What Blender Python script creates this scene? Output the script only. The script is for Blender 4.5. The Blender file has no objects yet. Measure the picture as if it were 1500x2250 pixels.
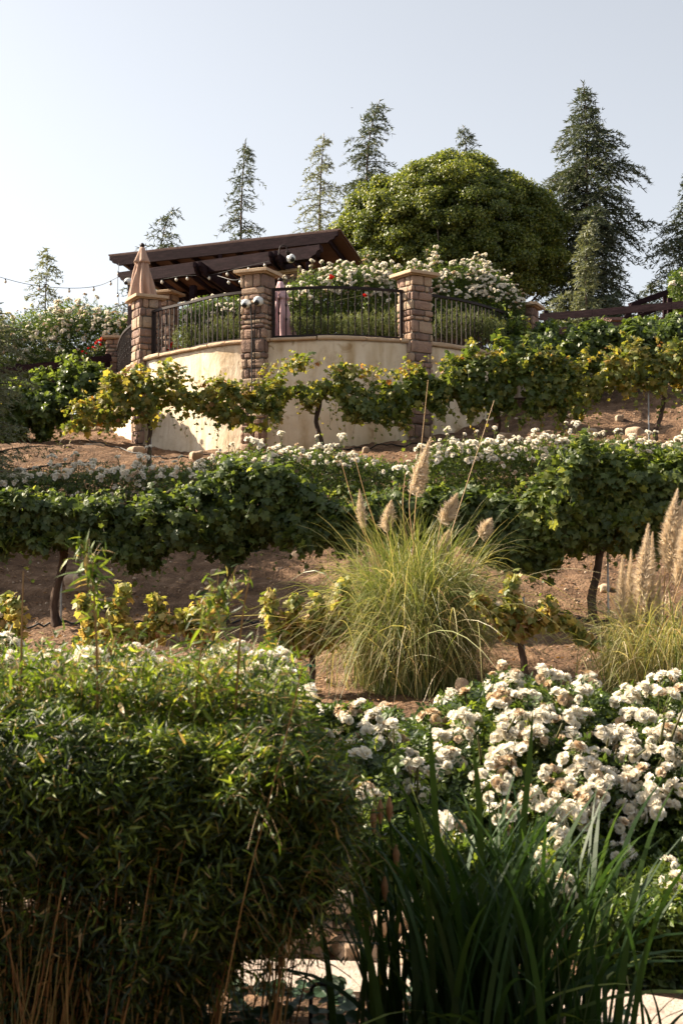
import bpy, math, random
import numpy as np
from mathutils import Vector, Matrix
rng = np.random.default_rng(11)
random.seed(5)
C = bpy.context.scene.collection
SC = bpy.context.scene
R = math.radians

# ---------------------------------------------------------------- camera, sky, sun, exposure
F = 3125.0; PITCH = math.atan(165 / F); CAMZ = 1.6
cam_d = bpy.data.cameras.new('camera'); cam = bpy.data.objects.new('camera', cam_d); C.objects.link(cam)
cam.location = (0, 0, CAMZ); cam.rotation_euler = (R(90) + PITCH, 0, 0)
cam_d.sensor_fit = 'VERTICAL'; cam_d.sensor_height = 36; cam_d.sensor_width = 24; cam_d.lens = F / 2250 * 36
cam_d.clip_end = 3000; cam_d.clip_start = 0.05
cam_d.dof.use_dof = True; cam_d.dof.focus_distance = 25; cam_d.dof.aperture_fstop = 8
SC.camera = cam
SUN_AZ = 18.0      # degrees behind the pure left
SUN_EL = 35.0
w = bpy.data.worlds.new("World"); SC.world = w; w.use_nodes = True
nt = w.node_tree; bg = nt.nodes['Background']
sky = nt.nodes.new('ShaderNodeTexSky'); sky.sky_type = 'NISHITA'; sky.sun_disc = False
sky.sun_elevation = R(SUN_EL); sky.sun_rotation = R(-(90 - SUN_AZ)); sky.air_density = 1.0; sky.dust_density = 2.0; sky.ozone_density = 1.0
hs = nt.nodes.new('ShaderNodeHueSaturation'); hs.inputs['Saturation'].default_value = 0.30
nt.links.new(sky.outputs[0], hs.inputs['Color']); nt.links.new(hs.outputs[0], bg.inputs[0])
bg.inputs[1].default_value = 0.070
sd = bpy.data.lights.new('sun', 'SUN'); sd.energy = 5.0; sd.angle = R(0.6); sd.color = (1.0, 0.85, 0.66)
sun = bpy.data.objects.new('sun', sd); C.objects.link(sun)
a, e = R(SUN_AZ), R(SUN_EL)
SDIR = Vector((-math.cos(a) * math.cos(e), math.sin(a) * math.cos(e), math.sin(e)))
sun.rotation_euler = SDIR.to_track_quat('Z', 'Y').to_euler(); sun.location = (-20, 10, 30)
SC.view_settings.view_transform = 'Standard'; SC.view_settings.look = 'None'
SC.view_settings.gamma = 1; SC.view_settings.exposure = 1.6
SC.cycles.max_bounces = 6; SC.cycles.diffuse_bounces = 3; SC.cycles.transmission_bounces = 4; SC.cycles.transparent_max_bounces = 4
SC.cycles.caustics_reflective = False; SC.cycles.caustics_refractive = False

# ---------------------------------------------------------------- helpers
def P(px, py, d):
    """the point of the place that lies d metres ahead along a sight line measured in the photograph"""
    u = (px - 750) / F; v = (1125 - py) / F
    dy = math.cos(PITCH) - v * math.sin(PITCH); dz = math.sin(PITCH) + v * math.cos(PITCH)
    s = d / dy
    return Vector((u * s, d, CAMZ + dz * s))
def Pn(px, py, d):
    px = np.asarray(px, float); py = np.asarray(py, float); d = np.asarray(d, float) + 0 * px
    u = (px - 750) / F; v = (1125 - py) / F
    s = d / (math.cos(PITCH) - v * math.sin(PITCH))
    return np.stack([u * s, d, CAMZ + (math.sin(PITCH) + v * math.cos(PITCH)) * s], -1)
def hsh(ix, iy, iz, seed):
    h = (ix.astype(np.int64) * 374761393 + iy.astype(np.int64) * 668265263 + iz.astype(np.int64) * 2147483647 + seed * 974634777) & 0xFFFFFFFF
    h = ((h ^ (h >> 13)) * 1274126177) & 0xFFFFFFFF
    h = ((h ^ (h >> 16)) * 2246822519) & 0xFFFFFFFF
    return (h & 0xFFFFFF) / float(0xFFFFFF)
def vnoise(p, seed=0):
    p = np.asarray(p, float); i = np.floor(p); f = p - i; f = f * f * (3 - 2 * f); i = i.astype(np.int64)
    out = 0
    for dx in (0, 1):
        for dy in (0, 1):
            for dz in (0, 1):
                wgt = (f[..., 0] if dx else 1 - f[..., 0]) * (f[..., 1] if dy else 1 - f[..., 1]) * (f[..., 2] if dz else 1 - f[..., 2])
                out = out + wgt * hsh(i[..., 0] + dx, i[..., 1] + dy, i[..., 2] + dz, seed)
    return out * 2 - 1
def fbm(p, seed=0, o=4):
    p = np.asarray(p, float); t = 0; a = 1.0; s = 0
    for k in range(o):
        t = t + a * vnoise(p * 2 ** k, seed + k); s += a; a *= .5
    return t / s
def nrm(v): return v / np.maximum(np.linalg.norm(v, axis=-1, keepdims=True), 1e-9)
WL = {}
class Acc:
    def __init__(s): s.V = []; s.L = []; s.S = []; s.R = []; s.M = []; s.n = 0
    def add(s, V, faces, rnd=0.5, mat=0):
        V = np.asarray(V, float); k = len(V)
        s.V.append(V); s.L.append(np.concatenate([np.asarray(f, np.int64) for f in faces]) + s.n)
        s.S.append(np.array([len(f) for f in faces])); s.M.append(np.full(len(faces), mat)); s.R.append(np.zeros(k) + rnd); s.n += k
        return s
    def scatter(s, T, faces, pos, M, scale, rnd, mat=0):
        T = np.asarray(T, float); n = len(pos); k = len(T)
        if n == 0: return s
        V = np.einsum('nij,kj->nki', M, T) * np.asarray(scale, float).reshape(-1, 1, 1) + pos[:, None, :]
        fl = np.concatenate([np.asarray(f, np.int64) for f in faces]); sz = np.array([len(f) for f in faces])
        s.V.append(V.reshape(-1, 3)); s.L.append((fl[None] + (np.arange(n) * k)[:, None]).ravel() + s.n)
        s.S.append(np.tile(sz, n)); s.M.append(np.full(n * len(faces), mat)); s.R.append(np.repeat(rnd, k)); s.n += n * k
        return s
    def build(s, name, mats, parent=None, loc=None, smooth=False):
        V = np.concatenate(s.V)
        o0 = np.array(WL.get(parent.name, (0, 0, 0)) if parent else (loc if loc is not None else (0, 0, 0)), float)
        V = V - o0
        L = np.concatenate(s.L).astype(np.int32); S = np.concatenate(s.S).astype(np.int32)
        me = bpy.data.meshes.new(name)
        me.vertices.add(len(V)); me.vertices.foreach_set('co', V.astype(np.float32).ravel())
        me.loops.add(len(L)); me.loops.foreach_set('vertex_index', L)
        me.polygons.add(len(S)); st = np.zeros(len(S), np.int32); st[1:] = np.cumsum(S)[:-1]
        me.polygons.foreach_set('loop_start', st); me.polygons.foreach_set('loop_total', S)
        me.polygons.foreach_set('material_index', np.concatenate(s.M).astype(np.int32))
        me.polygons.foreach_set('use_smooth', np.full(len(S), bool(smooth)))
        me.update(calc_edges=True)
        at = me.attributes.new('rnd', 'FLOAT', 'POINT'); at.data.foreach_set('value', np.concatenate(s.R).astype(np.float32))
        for m in (mats if isinstance(mats, (list, tuple)) else [mats]): me.materials.append(m)
        o = bpy.data.objects.new(name, me); C.objects.link(o)
        if parent: o.parent = parent; WL[o.name] = WL.get(parent.name, (0, 0, 0))
        elif loc is not None: o.location = loc; WL[o.name] = tuple(loc)
        return o
def thing(name, label, cat, loc, group=None):
    o = bpy.data.objects.new(name, None); C.objects.link(o); o.location = loc; o.empty_display_size = .2
    WL[o.name] = tuple(loc); o['label'] = label; o['category'] = cat
    if group: o['group'] = group
    return o
def tag(o, label, cat, group=None, kind=None):
    o['label'] = label; o['category'] = cat
    if group: o['group'] = group
    if kind: o['kind'] = kind
    return o
def inst(src, name, parent, loc, rot=(0, 0, 0), sc=1.0):
    o = bpy.data.objects.new(name, src); C.objects.link(o); o.parent = parent
    p0 = np.array(WL.get(parent.name, (0, 0, 0))) if parent else 0
    o.location = tuple(np.array(loc) - p0); o.rotation_euler = rot; o.scale = (sc,) * 3
    WL[o.name] = tuple(loc)
    return o
def bases(n, t):
    """rotation matrices whose local z is n and local y is as near t as possible"""
    z = nrm(n); y = t - (t * z).sum(-1, keepdims=True) * z; y = nrm(y); x = np.cross(y, z)
    return np.stack([x, y, z], -1)
def tube(acc, pts, rad, n=6, rnd=.5, mat=0, cap=True, wob=0, seed=0):
    pts = np.asarray(pts, float); m = len(pts); rad = np.zeros(m) + rad
    tg = nrm(np.gradient(pts, axis=0)); ref = np.array([0.02, 1, 0.01]) if abs(tg[0][1]) < .8 else np.array([1., 0, 0])
    V = []
    for i in range(m):
        u = np.cross(tg[i], ref); u /= np.linalg.norm(u) + 1e-9; v = np.cross(tg[i], u)
        an = np.arange(n) / n * 2 * math.pi
        rr = rad[i] * (1 + (wob * np.array([math.sin(3 * x + i * 1.7 + seed) + .6 * math.sin(5 * x + i * 2.9) for x in an]) if wob else 0))
        V.append(pts[i] + (np.cos(an)[:, None] * u + np.sin(an)[:, None] * v) * (rr[:, None] if wob else rr))
    V = np.concatenate(V); fc = [(i * n + j, i * n + (j + 1) % n, (i + 1) * n + (j + 1) % n, (i + 1) * n + j) for i in range(m - 1) for j in range(n)]
    if cap: fc.append(tuple(range(n))[::-1]); fc.append(tuple((m - 1) * n + j for j in range(n)))
    acc.add(V, fc, rnd, mat)
def spl(pts, n):
    """Catmull-Rom through the points"""
    pts = np.asarray(pts, float); q = np.vstack([2 * pts[0] - pts[1], pts, 2 * pts[-1] - pts[-2]])
    out = []
    for u in np.linspace(0, len(pts) - 1 - 1e-9, n):
        i = int(u); t = u - i; a, b, c, d = q[i:i + 4]
        out.append(.5 * ((2 * b) + (-a + c) * t + (2 * a - 5 * b + 4 * c - d) * t * t + (-a + 3 * b - 3 * c + d) * t ** 3))
    return np.array(out)
_g = {}
def cubegrid(n):
    if n in _g: return _g[n]
    V = []; Fc = []; g = np.linspace(-1, 1, n)
    for ax in range(3):
        for sg in (-1, 1):
            b = len(V)
            for i in range(n):
                for j in range(n):
                    p = [0, 0, 0]; p[ax] = sg; p[(ax + 1) % 3] = g[i]; p[(ax + 2) % 3] = g[j]; V.append(p)
            for i in range(n - 1):
                for j in range(n - 1):
                    q = (b + i * n + j, b + (i + 1) * n + j, b + (i + 1) * n + j + 1, b + i * n + j + 1)
                    Fc.append(q if sg > 0 else q[::-1])
    _g[n] = (np.array(V, float), Fc); return _g[n]
def rbox(acc, c, dims, ax=(1, 0), r=.01, rough=0, n=4, seed=0, rnd=.5, mat=0, fr=3.0, up=None):
    """rounded, optionally roughened box; ax = horizontal direction of its local x; up = tilt of local x"""
    V, Fc = cubegrid(n); h = np.array(dims) / 2; p = V * h; r = min(r, min(h) * .95)
    inn = np.clip(p, -(h - r), h - r); dd = p - inn; l = np.linalg.norm(dd, axis=1, keepdims=True)
    p = inn + dd / np.maximum(l, 1e-9) * r
    X = np.array([ax[0], ax[1], up or 0.0]); X /= np.linalg.norm(X); Y = np.cross([0, 0, 1.], X); Y /= np.linalg.norm(Y); Z = np.cross(X, Y)
    Wd = p @ np.stack([X, Y, Z])
    if rough:
        q = Wd + np.array(c)
        Wd = Wd * (1 + 0) + nrm(Wd) * (rough * fbm(q * fr + seed * 7.3, seed, 3))[:, None]
    acc.add(Wd + np.array(c), Fc, rnd, mat)
def bar(acc, a, b, wd, ht, rnd=.5, mat=0, r=.008):
    """a rectangular board from a to b: wd across, ht in height"""
    a = np.array(a, float); b = np.array(b, float); d = b - a; L = np.linalg.norm(d); hl = math.hypot(d[0], d[1])
    if hl < 1e-6:
        rbox(acc, (a + b) / 2, (wd, ht, L), r=r, n=3, rnd=rnd, mat=mat); return
    rbox(acc, (a + b) / 2, (L, wd, ht), (d[0] / hl, d[1] / hl), r, n=3, rnd=rnd, mat=mat, up=d[2] / hl)

# ---------------------------------------------------------------- materials
def newmat(name):
    m = bpy.data.materials.new(name); m.use_nodes = True; nt = m.node_tree
    return m, nt, nt.nodes['Principled BSDF'], nt.nodes['Material Output']
def ramp(nt, cols, pos=None):
    r = nt.nodes.new('ShaderNodeValToRGB'); el = r.color_ramp.elements
    pos = pos or [i / (len(cols) - 1) for i in range(len(cols))]
    el[0].position = pos[0]; el[0].color = (*cols[0], 1); el[1].position = pos[-1]; el[1].color = (*cols[-1], 1)
    for p, c in list(zip(pos, cols))[1:-1]:
        x = el.new(p); x.color = (*c, 1)
    return r
def leafmat(name, cols, rough=.45, trans=.4, tcol=1.5, spec=.5, pos=None, tint=(1.15, 1.1, .55)):
    m, nt, bs, out = newmat(name)
    at = nt.nodes.new('ShaderNodeAttribute'); at.attribute_name = 'rnd'
    r = ramp(nt, cols, pos); nt.links.new(at.outputs['Fac'], r.inputs[0])
    nt.links.new(r.outputs[0], bs.inputs['Base Color']); bs.inputs['Roughness'].default_value = rough
    bs.inputs['Specular IOR Level'].default_value = spec
    tr = nt.nodes.new('ShaderNodeBsdfTranslucent'); mul = nt.nodes.new('ShaderNodeMixRGB'); mul.blend_type = 'MULTIPLY'; mul.inputs[0].default_value = 1
    nt.links.new(r.outputs[0], mul.inputs[1]); mul.inputs[2].default_value = (tcol * tint[0], tcol * tint[1], tcol * tint[2], 1)
    nt.links.new(mul.outputs[0], tr.inputs[0])
    mx = nt.nodes.new('ShaderNodeMixShader'); mx.inputs[0].default_value = trans
    nt.links.new(bs.outputs[0], mx.inputs[1]); nt.links.new(tr.outputs[0], mx.inputs[2]); nt.links.new(mx.outputs[0], out.inputs[0])
    return m
def solid(name, cols, rough=.8, scale=6, bump=.3, bscale=30, attr=0.0, spec=.3, metal=0, detail=6, stretch=None, bdist=.02, pos=None):
    """noise-mottled surface; attr mixes the per-piece random value into the colour choice"""
    m, nt, bs, out = newmat(name)
    tc = nt.nodes.new('ShaderNodeNewGeometry'); src = tc.outputs['Position']
    if stretch:
        mp = nt.nodes.new('ShaderNodeMapping'); mp.inputs['Scale'].default_value = stretch; nt.links.new(src, mp.inputs[0]); src = mp.outputs[0]
    nz = nt.nodes.new('ShaderNodeTexNoise'); nz.inputs['Scale'].default_value = scale; nz.inputs['Detail'].default_value = detail; nz.inputs['Roughness'].default_value = .6
    nt.links.new(src, nz.inputs['Vector'])
    fac = nz.outputs['Fac']
    ml = nt.nodes.new('ShaderNodeMapRange'); ml.inputs[1].default_value = .3; ml.inputs[2].default_value = .7; nt.links.new(fac, ml.inputs[0]); fac = ml.outputs[0]
    if attr:
        at = nt.nodes.new('ShaderNodeAttribute'); at.attribute_name = 'rnd'
        mx = nt.nodes.new('ShaderNodeMix'); mx.inputs[0].default_value = attr; nt.links.new(fac, mx.inputs[2]); nt.links.new(at.outputs['Fac'], mx.inputs[3]); fac = mx.outputs[0]
    r = ramp(nt, cols, pos); nt.links.new(fac, r.inputs[0]); nt.links.new(r.outputs[0], bs.inputs['Base Color'])
    bs.inputs['Roughness'].default_value = rough; bs.inputs['Specular IOR Level'].default_value = spec; bs.inputs['Metallic'].default_value = metal
    if bump:
        n2 = nt.nodes.new('ShaderNodeTexNoise'); n2.inputs['Scale'].default_value = bscale; n2.inputs['Detail'].default_value = 6; nt.links.new(src, n2.inputs['Vector'])
        bp = nt.nodes.new('ShaderNodeBump'); bp.inputs['Strength'].default_value = bump; bp.inputs['Distance'].default_value = bdist
        nt.links.new(n2.outputs['Fac'], bp.inputs['Height']); nt.links.new(bp.outputs[0], bs.inputs['Normal'])
    return m
M = {}
M['soil'] = solid('soil', [(.062, .034, .018), (.145, .083, .046), (.26, .162, .098)], .95, 3.2, 1.0, 26, detail=10, bdist=.05)
M['path'] = solid('path_concrete', [(.26, .20, .16), (.42, .34, .28), (.48, .40, .34)], .9, 7, .5, 60)
M['stucco'] = solid('stucco', [(.48, .35, .21), (.70, .57, .41), (.79, .68, .53)], .9, 1.7, .4, 14, detail=9, stretch=(1, 1, .7), bdist=.03, pos=[0, .35, 1])
def streaks(m):
    nt = m.node_tree; bs = nt.nodes['Principled BSDF']; lk = bs.inputs['Base Color'].links[0].from_socket
    g = nt.nodes.new('ShaderNodeNewGeometry'); out = lk
    for sc, st, lo, hi, dark in ((1.0, (3.2, 3.2, .35), .50, .72, (.72, .64, .52, 1)), (3.0, (1, 1, 1), .60, .70, (.70, .62, .52, 1)), (7.0, (1, 1, .6), .66, .72, (.62, .55, .46, 1))):
        mp = nt.nodes.new('ShaderNodeMapping'); mp.inputs['Scale'].default_value = st; nt.links.new(g.outputs['Position'], mp.inputs[0])
        n = nt.nodes.new('ShaderNodeTexNoise'); n.inputs['Scale'].default_value = sc; n.inputs['Detail'].default_value = 8; n.inputs['Distortion'].default_value = .6; nt.links.new(mp.outputs[0], n.inputs['Vector'])
        mr = nt.nodes.new('ShaderNodeMapRange'); mr.inputs[1].default_value = lo; mr.inputs[2].default_value = hi; nt.links.new(n.outputs['Fac'], mr.inputs[0])
        mx = nt.nodes.new('ShaderNodeMixRGB'); mx.blend_type = 'MULTIPLY'; nt.links.new(mr.outputs[0], mx.inputs[0]); nt.links.new(out, mx.inputs[1]); mx.inputs[2].default_value = dark; out = mx.outputs[0]
    nt.links.new(out, bs.inputs['Base Color'])
streaks(M['stucco'])
M['stone'] = solid('pillar_stone', [(.10, .065, .055), (.21, .135, .105), (.33, .21, .15), (.42, .31, .21), (.25, .19, .165)], .85, 9, .8, 40, attr=.72)
M['mortar'] = solid('mortar', [(.12, .10, .085), (.2, .17, .14)], .95, 12, .5, 60)
M['capstone'] = solid('capstone', [(.40, .27, .17), (.56, .42, .28)], .85, 5, .4, 40, attr=.3)
M['rock'] = solid('rock', [(.24, .16, .11), (.40, .29, .20), (.55, .46, .36)], .9, 5, .8, 25, attr=.5)
M['iron'] = solid('wrought_iron', [(.016, .011, .010), (.03, .02, .018)], .6, 20, .1, 80, spec=.2)
M['wood'] = solid('stained_wood', [(.012, .006, .008), (.024, .012, .015), (.040, .022, .025)], .85, 4, .5, 40, stretch=(1, 1, 6), spec=.12)
M['ply'] = solid('roof_lining', [(.10, .055, .04), (.16, .09, .065)], .8, 3, .2, 30, stretch=(.5, 3, 1))
M['roof'] = solid('roof_tile', [(.12, .07, .06), (.22, .14, .12)], .8, 8, .4, 20)
M['tan'] = solid('tan_canvas', [(.36, .23, .17), (.46, .31, .235)], .85, 3, .15, 120)
M['pink'] = solid('pink_canvas', [(.52, .33, .34), (.64, .43, .44)], .85, 3, .15, 120)
M['white'] = solid('white_plastic', [(.72, .72, .70), (.8, .8, .78)], .35, 3, 0, spec=.5)
M['lens'] = solid('black_glass', [(.01, .01, .012), (.015, .015, .018)], .12, 3, 0, spec=.6)
M['black'] = solid('black_tube', [(.012, .012, .012), (.025, .022, .02)], .5, 9, 0)
M['galv'] = solid('galvanised_metal', [(.30, .31, .32), (.45, .46, .47)], .45, 9, .1, 60, metal=.6)
M['glass'] = solid('bulb_glass', [(.62, .56, .46), (.72, .66, .55)], .2, 3, 0, spec=.6)
M['bark'] = solid('vine_bark', [(.035, .022, .018), (.085, .055, .04), (.13, .09, .065)], .95, 14, 1, 50, stretch=(1, 1, .25), bdist=.03)
M['tbark'] = solid('tree_bark', [(.07, .05, .04), (.16, .12, .09)], .95, 9, .8, 30)
M['cane'] = solid('green_cane', [(.06, .075, .025), (.12, .10, .045)], .6, 9, 0)
M['culm'] = leafmat('bamboo_culm', [(.16, .075, .025), (.28, .14, .045), (.24, .18, .06), (.10, .11, .035)], .5, .12)
M['vine'] = leafmat('vine_leaf', [(.045, .072, .018), (.085, .125, .026), (.14, .19, .04), (.22, .27, .055), (.34, .30, .07)], .42, .45, pos=[0, .4, .75, .93, 1])
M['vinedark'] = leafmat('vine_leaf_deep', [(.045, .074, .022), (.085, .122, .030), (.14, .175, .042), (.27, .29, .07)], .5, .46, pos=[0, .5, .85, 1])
M['vineolive'] = leafmat('vine_leaf_turning', [(.065, .10, .022), (.14, .17, .035), (.26, .24, .055), (.38, .27, .07), (.30, .13, .04)], .45, .45, pos=[0, .4, .7, .9, 1])
M['vinegold'] = leafmat('vine_leaf_golden', [(.12, .16, .035), (.26, .28, .07), (.46, .38, .13), (.40, .24, .10), (.28, .13, .06), (.56, .47, .35)], .5, .45, tcol=1.25, pos=[0, .3, .55, .75, .9, 1])
M['roseleaf'] = leafmat('rose_leaf', [(.028, .052, .012), (.07, .115, .022), (.15, .20, .035), (.28, .31, .06), (.26, .15, .05)], .38, .42, pos=[0, .45, .8, .95, 1])
M['petal'] = leafmat('white_petal', [(.89, .80, .64), (.91, .87, .77), (.92, .90, .86)], .6, .42, tcol=1, spec=.2, tint=(1, .99, .95))
M['petaltan'] = leafmat('faded_petal', [(.52, .38, .24), (.70, .56, .40), (.84, .75, .60)], .8, .3, tcol=1, spec=.1, tint=(1, .9, .75))
M['petalred'] = leafmat('red_petal', [(.50, .01, .01), (.72, .03, .02)], .6, .3, tcol=1, spec=.2)
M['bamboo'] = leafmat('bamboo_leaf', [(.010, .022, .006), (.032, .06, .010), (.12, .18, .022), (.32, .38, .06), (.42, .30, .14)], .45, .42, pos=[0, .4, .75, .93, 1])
M['needle'] = leafmat('cedar_needle', [(.028, .044, .028), (.06, .082, .05), (.115, .13, .075), (.17, .165, .10)], .6, .2, pos=[0, .45, .85, 1])
M['needlepale'] = leafmat('cedar_needle_pale', [(.08, .10, .065), (.15, .17, .10), (.24, .24, .15)], .6, .25)
M['treeleaf'] = leafmat('tree_leaf', [(.042, .068, .014), (.115, .15, .028), (.25, .26, .05), (.40, .38, .08)], .4, .42, pos=[0, .45, .85, 1])
M['rosemary'] = leafmat('rosemary_leaf', [(.04, .065, .025), (.10, .13, .05), (.19, .21, .085)], .6, .3)
M['pampas'] = leafmat('pampas_blade', [(.07, .12, .03), (.17, .21, .06), (.36, .34, .15), (.58, .50, .32), (.34, .20, .11)], .45, .35, tcol=1.3, pos=[0, .35, .62, .9, 1])
M['plume'] = leafmat('plume_hair', [(.60, .50, .38), (.76, .67, .54), (.86, .79, .68)], .8, .45, tcol=1.1, spec=.1, tint=(1, .97, .9))
M['straw'] = leafmat('dry_straw', [(.36, .23, .11), (.52, .38, .20)], .6, .25)
M['iris'] = leafmat('iris_blade', [(.016, .040, .012), (.028, .065, .016), (.05, .095, .02), (.20, .24, .05)], .5, .3, spec=.3, pos=[0, .5, .85, 1])
M['round'] = leafmat('round_leaf', [(.02, .05, .02), (.035, .08, .03)], .5, .2)
M['litter'] = leafmat('dry_leaf', [(.22, .11, .05), (.36, .2, .10), (.48, .33, .19)], .8, .15)
M['tie'] = solid('green_tie', [(.01, .2, .14), (.02, .26, .18)], .6, 5, 0)

# ---------------------------------------------------------------- terrain
TX = np.array([-60, -14, -8, -5, -3, 0, 3, 6, 10, 16, 60.])
def row(*v): return np.array([v[0], v[0], *v, v[-1], v[-1]], float)
TD = np.array([-30, 6.1, 6.7, 9, 12, 14, 17, 20, 22.5, 25, 27, 28.5, 30, 32, 35, 45, 70, 400.])
TH = np.array([row(*[0] * 7), row(*[0] * 7), row(*[.12] * 7), row(*[.24] * 7), row(.38, .4, .41, .42, .43, .45, .47),
    row(.55, .58, .6, .62, .66, .7, .74), row(1.02, 1.08, 1.12, 1.17, 1.2, 1.22, 1.25), row(1.8, 1.9, 1.96, 2.05, 2.12, 2.2, 2.3), row(2.55, 2.62, 2.68, 2.78, 2.95, 3.1, 3.2),
    row(3.6, 3.62, 3.62, 3.72, 3.98, 4.2, 4.4), row(4.3, 4.25, 4.05, 4.28, 4.58, 4.85, 5.1), row(4.6, 4.45, 4.25, 4.55, 4.95, 5.35, 5.6),
    row(4.9, 4.7, 4.45, 4.9, 5.45, 5.9, 6.1), row(5.3, 5.05, 4.95, 5.6, 6.0, 6.25, 6.35), row(5.9, 5.8, 5.7, 6.0, 6.15, 6.35, 6.45), row(6.3, 6.3, 6.3, 6.3, 6.4, 6.5, 6.6), row(*[6.6] * 7), row(*[-14.] * 7)])
GX = np.arange(-60, 60.01, .25); GD = np.arange(-30, 400.1, .25)
_t = np.array([np.interp(GX, TX, r_) for r_ in TH])
_H = np.array([np.interp(GD, TD, _t[:, j]) for j in range(len(GX))]).T
def blur(H, k, ax):
    ker = np.exp(-np.linspace(-2, 2, 2 * k + 1) ** 2); ker /= ker.sum()
    pad = [(0, 0), (0, 0)]; pad[ax] = (k, k); Q = np.pad(H, pad, mode='edge'); out = 0
    for i, w_ in enumerate(ker): out = out + w_ * (Q[i:i + H.shape[0]] if ax == 0 else Q[:, i:i + H.shape[1]])
    return out
_keep = _H.copy(); _H = blur(blur(_H, 4, 0), 6, 1)
sel = GD < 7.2; _H[sel] = _keep[sel]
def tz(x, y):
    x = np.asarray(x, float); y = np.asarray(y, float)
    fx = np.clip((x + 60) / .25, 0, len(GX) - 1.001); fy = np.clip((y + 30) / .25, 0, len(GD) - 1.001)
    i = fx.astype(int); j = fy.astype(int); u = fx - i; v = fy - j
    h = _H[j, i] * (1 - u) * (1 - v) + _H[j, i + 1] * u * (1 - v) + _H[j + 1, i] * (1 - u) * v + _H[j + 1, i + 1] * u * v
    q = np.stack([x, y, 0 * x], -1)
    k = np.clip((y - 6.6) / 2, 0, 1)
    return h + k * (.10 * fbm(q * .8, 3, 3) + .05 * fbm(q * 4, 9, 3) + .028 * vnoise(q * 13, 5) + .016 * vnoise(q * 31, 8))
def gz(x, y): return float(tz(np.array([float(x)]), np.array([float(y)]))[0])
def ground():
    xs = np.unique(np.concatenate([np.linspace(-400, -60, 12), np.linspace(-60, -9, 60), np.arange(-9, 9.01, .07), np.linspace(9, 60, 60), np.linspace(60, 400, 12)]).round(4))
    ys = np.unique(np.concatenate([np.linspace(-30, 5, 30), np.arange(5, 12, .08), np.arange(12, 31, .07), np.linspace(31, 60, 90), np.linspace(60, 900, 40)]).round(4))
    X, Y = np.meshgrid(xs, ys); Z = tz(X, np.minimum(Y, 399)); n = len(xs)
    Z = np.where(Y > 399, -14 - (Y - 399) * .05, Z)
    V = np.stack([X, Y, Z], -1).reshape(-1, 3)
    i, j = np.meshgrid(np.arange(len(ys) - 1), np.arange(n - 1), indexing='ij'); b = (i * n + j).ravel()
    f = np.stack([b, b + 1, b + n + 1, b + n], -1)
    A = Acc(); A.V.append(V); A.L.append(f.ravel()); A.S.append(np.full(len(f), 4)); A.M.append(np.zeros(len(f))); A.R.append(np.zeros(len(V))); A.n = len(V)
    o = A.build('ground', M['soil'], smooth=True); o['kind'] = 'structure'
ground()
A = Acc()   # path sheet in front of the rose bed, a gentle curve
def pathfar(x): return np.interp(x, [-7, -3, -.7, .1, .7, 1.2, 2, 4, 7], [5.9, 6.15, 6.17, 6.04, 5.82, 5.55, 5.05, 3.6, 1.4])
xs = np.linspace(-7, 7, 90); V = []
for x in xs: f_ = float(pathfar(x)); V += [(x - .15, f_ - .40, .0), (x - .15, f_ - .40, .035), (x, f_, .035), (x, f_, .0)]
A.add(V, [(4 * i + k, 4 * i + k + 4, 4 * i + k + 5, 4 * i + k + 1) for i in range(89) for k in range(3)])
o = A.build('path', M['path']); o['kind'] = 'structure'

# ---------------------------------------------------------------- terrace wall, pillars, railing
PLAN = np.array([(-5.75, 36.5), (-5.6, 34.6), (-5.16, 32.35), (-4.74, 31.0), (-4.05, 29.4), (-3.18, 28.4), (-2.57, 27.75), (-1.92, 27.33), (-1.30, 27.08), (-.09, 26.88), (1.22, 27.25),
    (1.77, 27.6), (2.43, 28.1), (3.05, 28.8), (3.87, 30.1), (4.5, 31.8), (4.8, 34.0)])
PL = spl(PLAN, 1200); SL = np.concatenate([[0], np.cumsum(np.linalg.norm(np.diff(PL, axis=0), axis=1))])
def plan(s):
    p = np.array([np.interp(s, SL, PL[:, 0]), np.interp(s, SL, PL[:, 1])])
    q = np.array([np.interp(s + .05, SL, PL[:, 0]), np.interp(s + .05, SL, PL[:, 1])]) - np.array([np.interp(s - .05, SL, PL[:, 0]), np.interp(s - .05, SL, PL[:, 1])])
    t = q / np.linalg.norm(q); return p, t, np.array([t[1], -t[0]])       # point, tangent (rightwards), outward normal
def s_at_px(px):
    an = PL[:, 0] / PL[:, 1] * F + 750; k = np.where(SL > 2.3)[0]
    return SL[k[np.argmin(abs(an[k] - px))]]
WT = 6.30
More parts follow.
